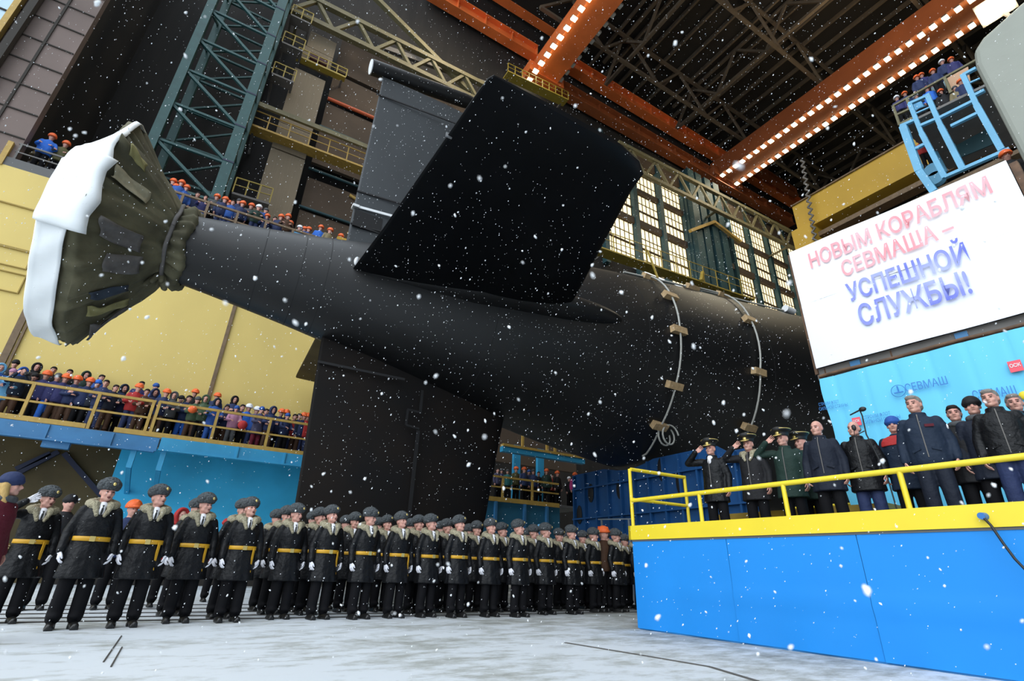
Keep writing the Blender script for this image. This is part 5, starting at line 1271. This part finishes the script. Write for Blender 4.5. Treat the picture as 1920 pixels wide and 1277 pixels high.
# onlookers on the balcony: (x, y of the top of the head, jacket, headgear, its colour, pose)
BACK = [(38, 662, 'black', 'beanie', 'black'), (76, 674, 'black', 'hood', 'black'), (107, 678, 'black', 'hair', ''), (137, 683, 'black', 'hair', ''), (166, 692, 'dark green', 'hood', 'dark green'), (194, 698, 'blue', 'hair', ''), (271, 704, 'purple navy', 'hair', ''),
        (296, 712, 'bright blue', 'beanie', 'blue'), (371, 718, 'black', 'helmet', 'orange'), (414, 718, 'navy', 'helmet', 'orange'), (448, 719, 'navy', 'hood', 'black')]
FRONTB = [(5, 683, 'blue', 'hood', 'light blue', 'rail'), (27, 692, 'light blue', 'beanie', 'pink', 'rail'), (46, 690, 'slate blue', 'hood', 'blue', 'photo'), (69, 700, 'black', 'beanie', 'black', 'stand'), (92, 694, 'purple navy', 'helmet', 'orange', 'stand'), (112, 700, 'purple navy', 'beanie', 'grey', 'stand'),
          (130, 694, 'purple navy', 'helmet', 'orange', 'stand'), (151, 699, 'navy', 'helmet', 'orange', 'crossed'), (172, 708, 'navy', 'helmet', 'orange', 'stand'), (187, 710, 'dark blue', 'beanie', 'bright blue', 'stand'), (202, 712, 'navy', 'hair', '', 'rail'), (219, 721, 'dark blue', 'hair', '', 'rail'),
          (235, 722, 'navy', 'hood', 'slate blue', 'crossed'), (262, 721, 'red', 'helmet', 'orange', 'rail'), (278, 729, 'brown', 'hair', '', 'rail'), (293, 727, 'navy', 'hood', 'navy', 'stand'), (314, 731, 'navy', 'helmet', 'orange', 'rail'), (329, 736, 'grey', 'hood', 'grey', 'rail'), (341, 742, 'black', 'beanie', 'black', 'stand'),
          (356, 741, 'navy', 'hair', '', 'crossed'), (372, 744, 'green', 'beanie', 'grey', 'rail'), (388, 742, 'green', 'hood', 'green', 'rail'), (409, 748, 'blue', 'hood', 'slate blue', 'rail'), (427, 759, 'navy', 'hair', '', 'crossed'), (445, 761, 'pink', 'beanie', 'blue', 'rail'), (456, 758, 'black', 'hair', '', 'stand'),
          (468, 759, 'bright blue', 'helmet', 'white', 'stand'), (482, 764, 'blue', 'helmet', 'white', 'stand'), (492, 763, 'purple grey', 'beanie', 'blue', 'rail'), (500, 766, 'red', 'hair', '', 'stand'), (513, 763, 'navy', 'hood', 'navy', 'rail'), (529, 766, 'navy', 'helmet', 'orange', 'stand'), (539, 767, 'dark blue', 'helmet', 'orange', 'stand'),
          (540, 775, 'navy', 'beanie', 'blue', 'rail'), (554, 776, 'red', 'hair', '', 'stand'), (562, 775, 'slate blue', 'hair', '', 'stand'), (571, 773, 'navy', 'helmet', 'orange', 'stand'), (578, 771, 'red', 'helmet', 'orange', 'stand')]
HN = {'helmet': '%s helmet', 'beanie': '%s knit hat', 'hood': '%s hood', 'hair': 'bare head'}
def look(c, hat, hc):
    n = HN[hat]; return c + ' jacket and ' + (n % hc if '%s' in n else n)
for i, (px, py, c, hat, hc) in enumerate(BACK):
    p = onY(23.1, px, py); zb = ZB + 0.42; s = min(1.06, max(0.9, (p.z - zb) / 1.82)); p.z = zb
    person('onlooker against yellow wall in %s, %s from left' % (look(c, hat, hc), NTH[i]), 'onlookers against the yellow wall', p, rp.uniform(0.0, 0.4), s, rp.choice(('stand', 'crossed', 'stand')), 0.25, 0.2, 0, coat=c, hat=hat, hatcol=hc or 'black', lod=1)
for i, (px, py, c, hat, hc, pose) in enumerate(FRONTB):
    Y = 21.95 if pose in ('rail', 'photo') else 22.35
    p = onY(Y, px, py); s = min(1.06, max(0.80, (p.z - ZB) / 1.80)); p.z = ZB
    person('onlooker at balcony railing in %s, %s from left' % (look(c, hat, hc), NTH[i]), 'onlookers at the balcony railing', p, rp.uniform(-0.1, 0.5), s, pose, rp.choice((0.0, 0.25)), 0.2, 0, coat=c, hat=hat, hatcol=hc or 'black', lod=1,
           trousers={5: 'bright blue', 14: 'brown', 19: 'bright blue', 28: 'dark red', 24: 'grey', 22: 'blue'}.get(i, rp.choice(('black', 'black', 'navy', 'brown'))), cut='mid' if i in (1, 12, 22, 28) else 'jacket', extra=('pinkscarf',) if i == 23 else ())
hp_ = onY(21.40, 361, 768); tag(MB().ell(hp_, (0.15, 0.12, 0.13)).build('helmet', C('orange')), 'orange helmet held over the balcony railing', 'helmet')
hp_ = onY(21.36, 455, 797); tag(MB().ell(hp_, (0.17, 0.14, 0.17)).build('helmet', C('red')), 'red helmet held low beside the pink jacket on the balcony', 'helmet')
hp_ = onY(21.62, 52, 701); m = MB(); m.box(hp_, (0.16, 0.08, 0.11)); m.cyl(hp_, hp_ + Vector((0.02, -0.14, 0)), 0.05); tag(m.build('camera', BLACKM), 'black camera held by a hooded onlooker on the balcony', 'camera')

# onlookers on the high galleries
HIGH = [(326, 337, 'navy', 'orange'), (342, 340, 'blue', 'orange'), (331, 347, 'navy', 'orange'), (351, 349, 'blue', 'orange'), (372, 361, 'navy', ''), (387, 367, 'purple navy', ''), (408, 366, 'grey', 'orange'), (423, 371, 'navy', 'orange'), (430, 378, 'grey', 'orange'), (438, 376, 'blue', ''),
        (449, 374, 'navy', 'grey'), (456, 379, 'navy', 'orange'), (472, 383, 'grey', 'orange'), (486, 386, 'dark green', 'white'), (499, 391, 'blue', 'grey'), (502, 403, 'navy', 'orange'), (516, 407, 'brown', ''), (528, 404, 'navy', 'orange'), (533, 410, 'blue', ''), (541, 403, 'brown', 'orange'), (545, 416, 'navy', 'orange'),
        (562, 424, 'light blue', 'white'), (571, 427, 'navy', 'orange'), (579, 427, 'blue', 'orange'), (602, 424, 'bright blue', 'orange'), (619, 429, 'khaki', 'orange'), (639, 440, 'blue', 'orange')]
for i, (px, py, c, hc) in enumerate(HIGH):
    Y = 24.0 if i % 2 else 24.5
    p = onY(Y, px, py); zb = ZG + 0.08; s = min(1.12, max(0.85, (p.z - zb) / 1.82)); p.z = min(max(zb, p.z - 1.8 * s), zb + 0.6)
    hat = 'helmet' if hc in ('orange', 'white') else ('beanie' if hc else 'hair')
    person('high gallery onlooker in %s, %s from left' % (look(c, hat, hc), NTH[i]), 'onlookers on the high gallery', p, rp.uniform(-0.1, 0.5), s, rp.choice(('stand', 'rail', 'stand')), 0.25, 0.2, 0, coat=c, hat=hat, hatcol=hc or 'black', trousers=rp.choice(('navy', 'blue', 'black')), lod=1)
for i, (px, py, c, hc) in enumerate(((104, 242, 'khaki', 'orange'), (101, 251, 'bright blue', 'orange'), (122, 257, 'khaki', 'orange'), (128, 263, 'olive', 'orange'), (161, 272, 'dark blue', 'white'), (173, 296, 'blue', 'white'))):
    Y = (25.2, 24.1, 25.3, 24.3, 24.3, 24.2)[i]
    p = onY(Y, px, py); zg = ZG + 0.40; s = min(1.14, max(0.85, (p.z - zg) / 1.82)); p.z = zg
    person('grey gallery onlooker in %s jacket and %s helmet, %s from left' % (c, hc, NTH[i]), 'onlookers on the grey gallery', p, rp.uniform(0.0, 0.5), s, 'rail', 0.25, 0.2, 0, coat=c, hat='helmet', hatcol=hc, lod=1, fat=1.1)
UNDER = [(933, 881, 'purple grey', 'hair', ''), (941, 879, 'navy', 'beanie', 'grey'), (952, 881, 'teal', 'beanie', 'grey'), (968, 876, 'olive', 'helmet', 'orange'), (983, 877, 'navy', 'helmet', 'orange'), (992, 881, 'navy', 'beanie', 'blue'), (1000, 880, 'navy', 'beanie', 'grey'), (1010, 884, 'black', 'hair', ''),
         (1025, 880, 'dark green', 'helmet', 'orange'), (1035, 889, 'red', 'hair', ''), (1045, 884, 'black', 'helmet', 'orange'), (1067, 894, 'black', 'beanie', 'white'), (1078, 887, 'magenta', 'helmet', 'orange')]
for i, (px, py, c, hat, hc) in enumerate(UNDER):
    p = onY(21.9 + 0.25 * (i % 2), px, py); s = min(1.05, max(0.82, (p.z - ZK) / 1.80)); p.z = ZK
    person('onlooker under the hull in %s, %s from left' % (look(c, hat, hc), NTH[i]), 'onlookers on the gallery under the hull', p, rp.uniform(-0.4, 0.4), s, 'stand', 0.0, 0.0, 0, coat=c, hat=hat, hatcol=hc or 'black', lod=1)
GAN = [(345, 285, 'navy', 'orange', 1), (385, 265, 'purple navy', 'orange', 2), (478, 232, 'navy', 'orange', 1), (555, 155, 'navy', 'white', 2), (632, 135, 'purple navy', 'orange', 2), (245, 420, 'navy', 'orange', 2), (178, 455, 'purple navy', 'white', 1), (342, 440, 'light blue', 'white', 1), (430, 380, 'bright blue', 'orange', 1),
       (545, 402, 'black', 'orange', 1), (708, 320, 'navy', 'orange', 1), (662, 372, 'khaki', 'grey', 1)]
for i, (x, y, c, hc, dd) in enumerate(GAN):
    p = g(x, y, XG + 0.6 + 1.3 * dd); p.z -= 1.8
    person('onlooker on the light blue gantry in %s jacket, %s from its left end' % (c, NTH[sorted(range(len(GAN)), key=lambda k: GAN[k][0]).index(i)]),
           'onlookers on the gantry', p, -1.2, 1.0, 'stand', 0.0, 0.2, 0, coat=c, hat='helmet' if hc != 'grey' else 'beanie', hatcol=hc, lod=1)
p = g(365, 808, XG + 2.2); p.z -= 1.8
person('worker in white helmet on the lower gantry deck', None, p, -1.2, 1.0, 'stand', 0.0, 0.2, 0, coat='red', hat='helmet', hatcol='white', lod=1)
q = onX(15.5, 1882, 285); q.z -= 1.82
sc = thing('scaffold', 'light blue scaffold platform behind the right end of the white banner', 'scaffold', q)
MB().bb((q.x - 0.6, q.y - 1.0, q.z - 0.08), (q.x + 0.8, q.y + 0.5, q.z)).build('deck', GREYS, sc)
for dx_, dy_ in ((-0.55, -0.95), (-0.55, 0.45), (0.75, -0.95), (0.75, 0.45)): MB().bb((q.x + dx_ - 0.05, q.y + dy_ - 0.05, 0), (q.x + dx_ + 0.05, q.y + dy_ + 0.05, q.z - 0.08)).build('leg', SKYBLUE, sc)
person('worker in orange helmet peering over the upper right banner corner', None, q, -1.2, 1.0, 'stand', 0.0, 0.2, 0, coat='black', hat='helmet', hatcol='orange', lod=1)
# ------------------------------------------------------------------ falling snow
rs = random.Random(77)
def flake_mesh(sd, irregular=0.35):
    r_ = random.Random(sd); m = MB(); m.ell((0, 0, 0), (1.0, 0.8, 1.25), n=7, m=5)
    m.v = [tuple(Vector(v) * (1 + r_.uniform(-irregular, irregular))) for v in m.v]
    return m.mesh('snowflake')
bases = [flake_mesh(k) for k in range(5)]
for b in bases:
    b.materials.append(SNOW)
fl_ = []
for i in range(34220):
    p = Vector((rs.uniform(-9, 13), rs.uniform(0.2, 11.5), rs.uniform(0.15, 13.5))) if i < 34000 else Vector((rs.uniform(-0.8, 2.2), rs.uniform(0.2, 2.0), rs.uniform(0.6, 2.2)))
    q = p - Vector((0, 0, EYE)); dz = q.dot(CF)
    if dz < 0.40: continue
    if p.y > 9.0 and p.z < 2.2: continue
    if p.x > 6.9 and p.z < 3.6: continue
    if p.y > 10.0 and p.z > 4: continue
    if 2 < p.x < 8.5 and p.y > 5 and 7.4 < p.z < 9.1: continue
    if p.x > 10.2 and p.y < 5.5: continue
    s = rs.choice((0.002, 0.0026, 0.003, 0.0036, 0.005)) * rs.uniform(0.8, 1.25) * (1.0 if dz > 2 else 0.9)
    px = 960 + FPX * q.dot(CR) / dz; py = 638.5 - FPX * q.dot(CU) / dz
    vis = -20 < px < 1940 and -20 < py < 1297
    fl_.append((s / dz if vis else 0, p, s * (1.0 if dz < 6 else 1.15)))
fl_.sort(key=lambda f: -f[0])
tilt = Euler((0.5, 0.35, 0))
for i, (a, p, s) in enumerate(fl_[:300]):
    o = bpy.data.objects.new('snowflake', bases[i % 5]); COL.objects.link(o); o.location = p; o.scale = (s, s, s * 1.15); o.rotation_euler = (tilt.x + rs.uniform(-.3, .3), tilt.y, rs.uniform(0, 6.28))
    tag(o, 'loose white snowflake drifting in the air close in front of the scene', 'snowflake', 'nearest falling snowflakes')
m = MB()
OCT = [(0, 0, 1), (1, 0, 0), (0, 1, 0), (-1, 0, 0), (0, -1, 0), (0, 0, -1)]; OF = [(0, 1, 2), (0, 2, 3), (0, 3, 4), (0, 4, 1), (5, 2, 1), (5, 3, 2), (5, 4, 3), (5, 1, 4)]
R_ = tilt.to_matrix()
for a, p, s in fl_[300:]:
    if s <= 0: continue
    e = (rs.uniform(.7, 1.1), rs.uniform(.7, 1.1), rs.uniform(1.0, 1.9))
    m.add([p + R_ @ (Vector((v[0] * e[0], v[1] * e[1], v[2] * e[2])) * s * rs.uniform(.8, 1.2)) for v in OCT], OF)
tag(m.build('falling_snow', SNOW, fix=False), 'fine falling snow filling the air of the hall', 'snow', None, 'stuff')
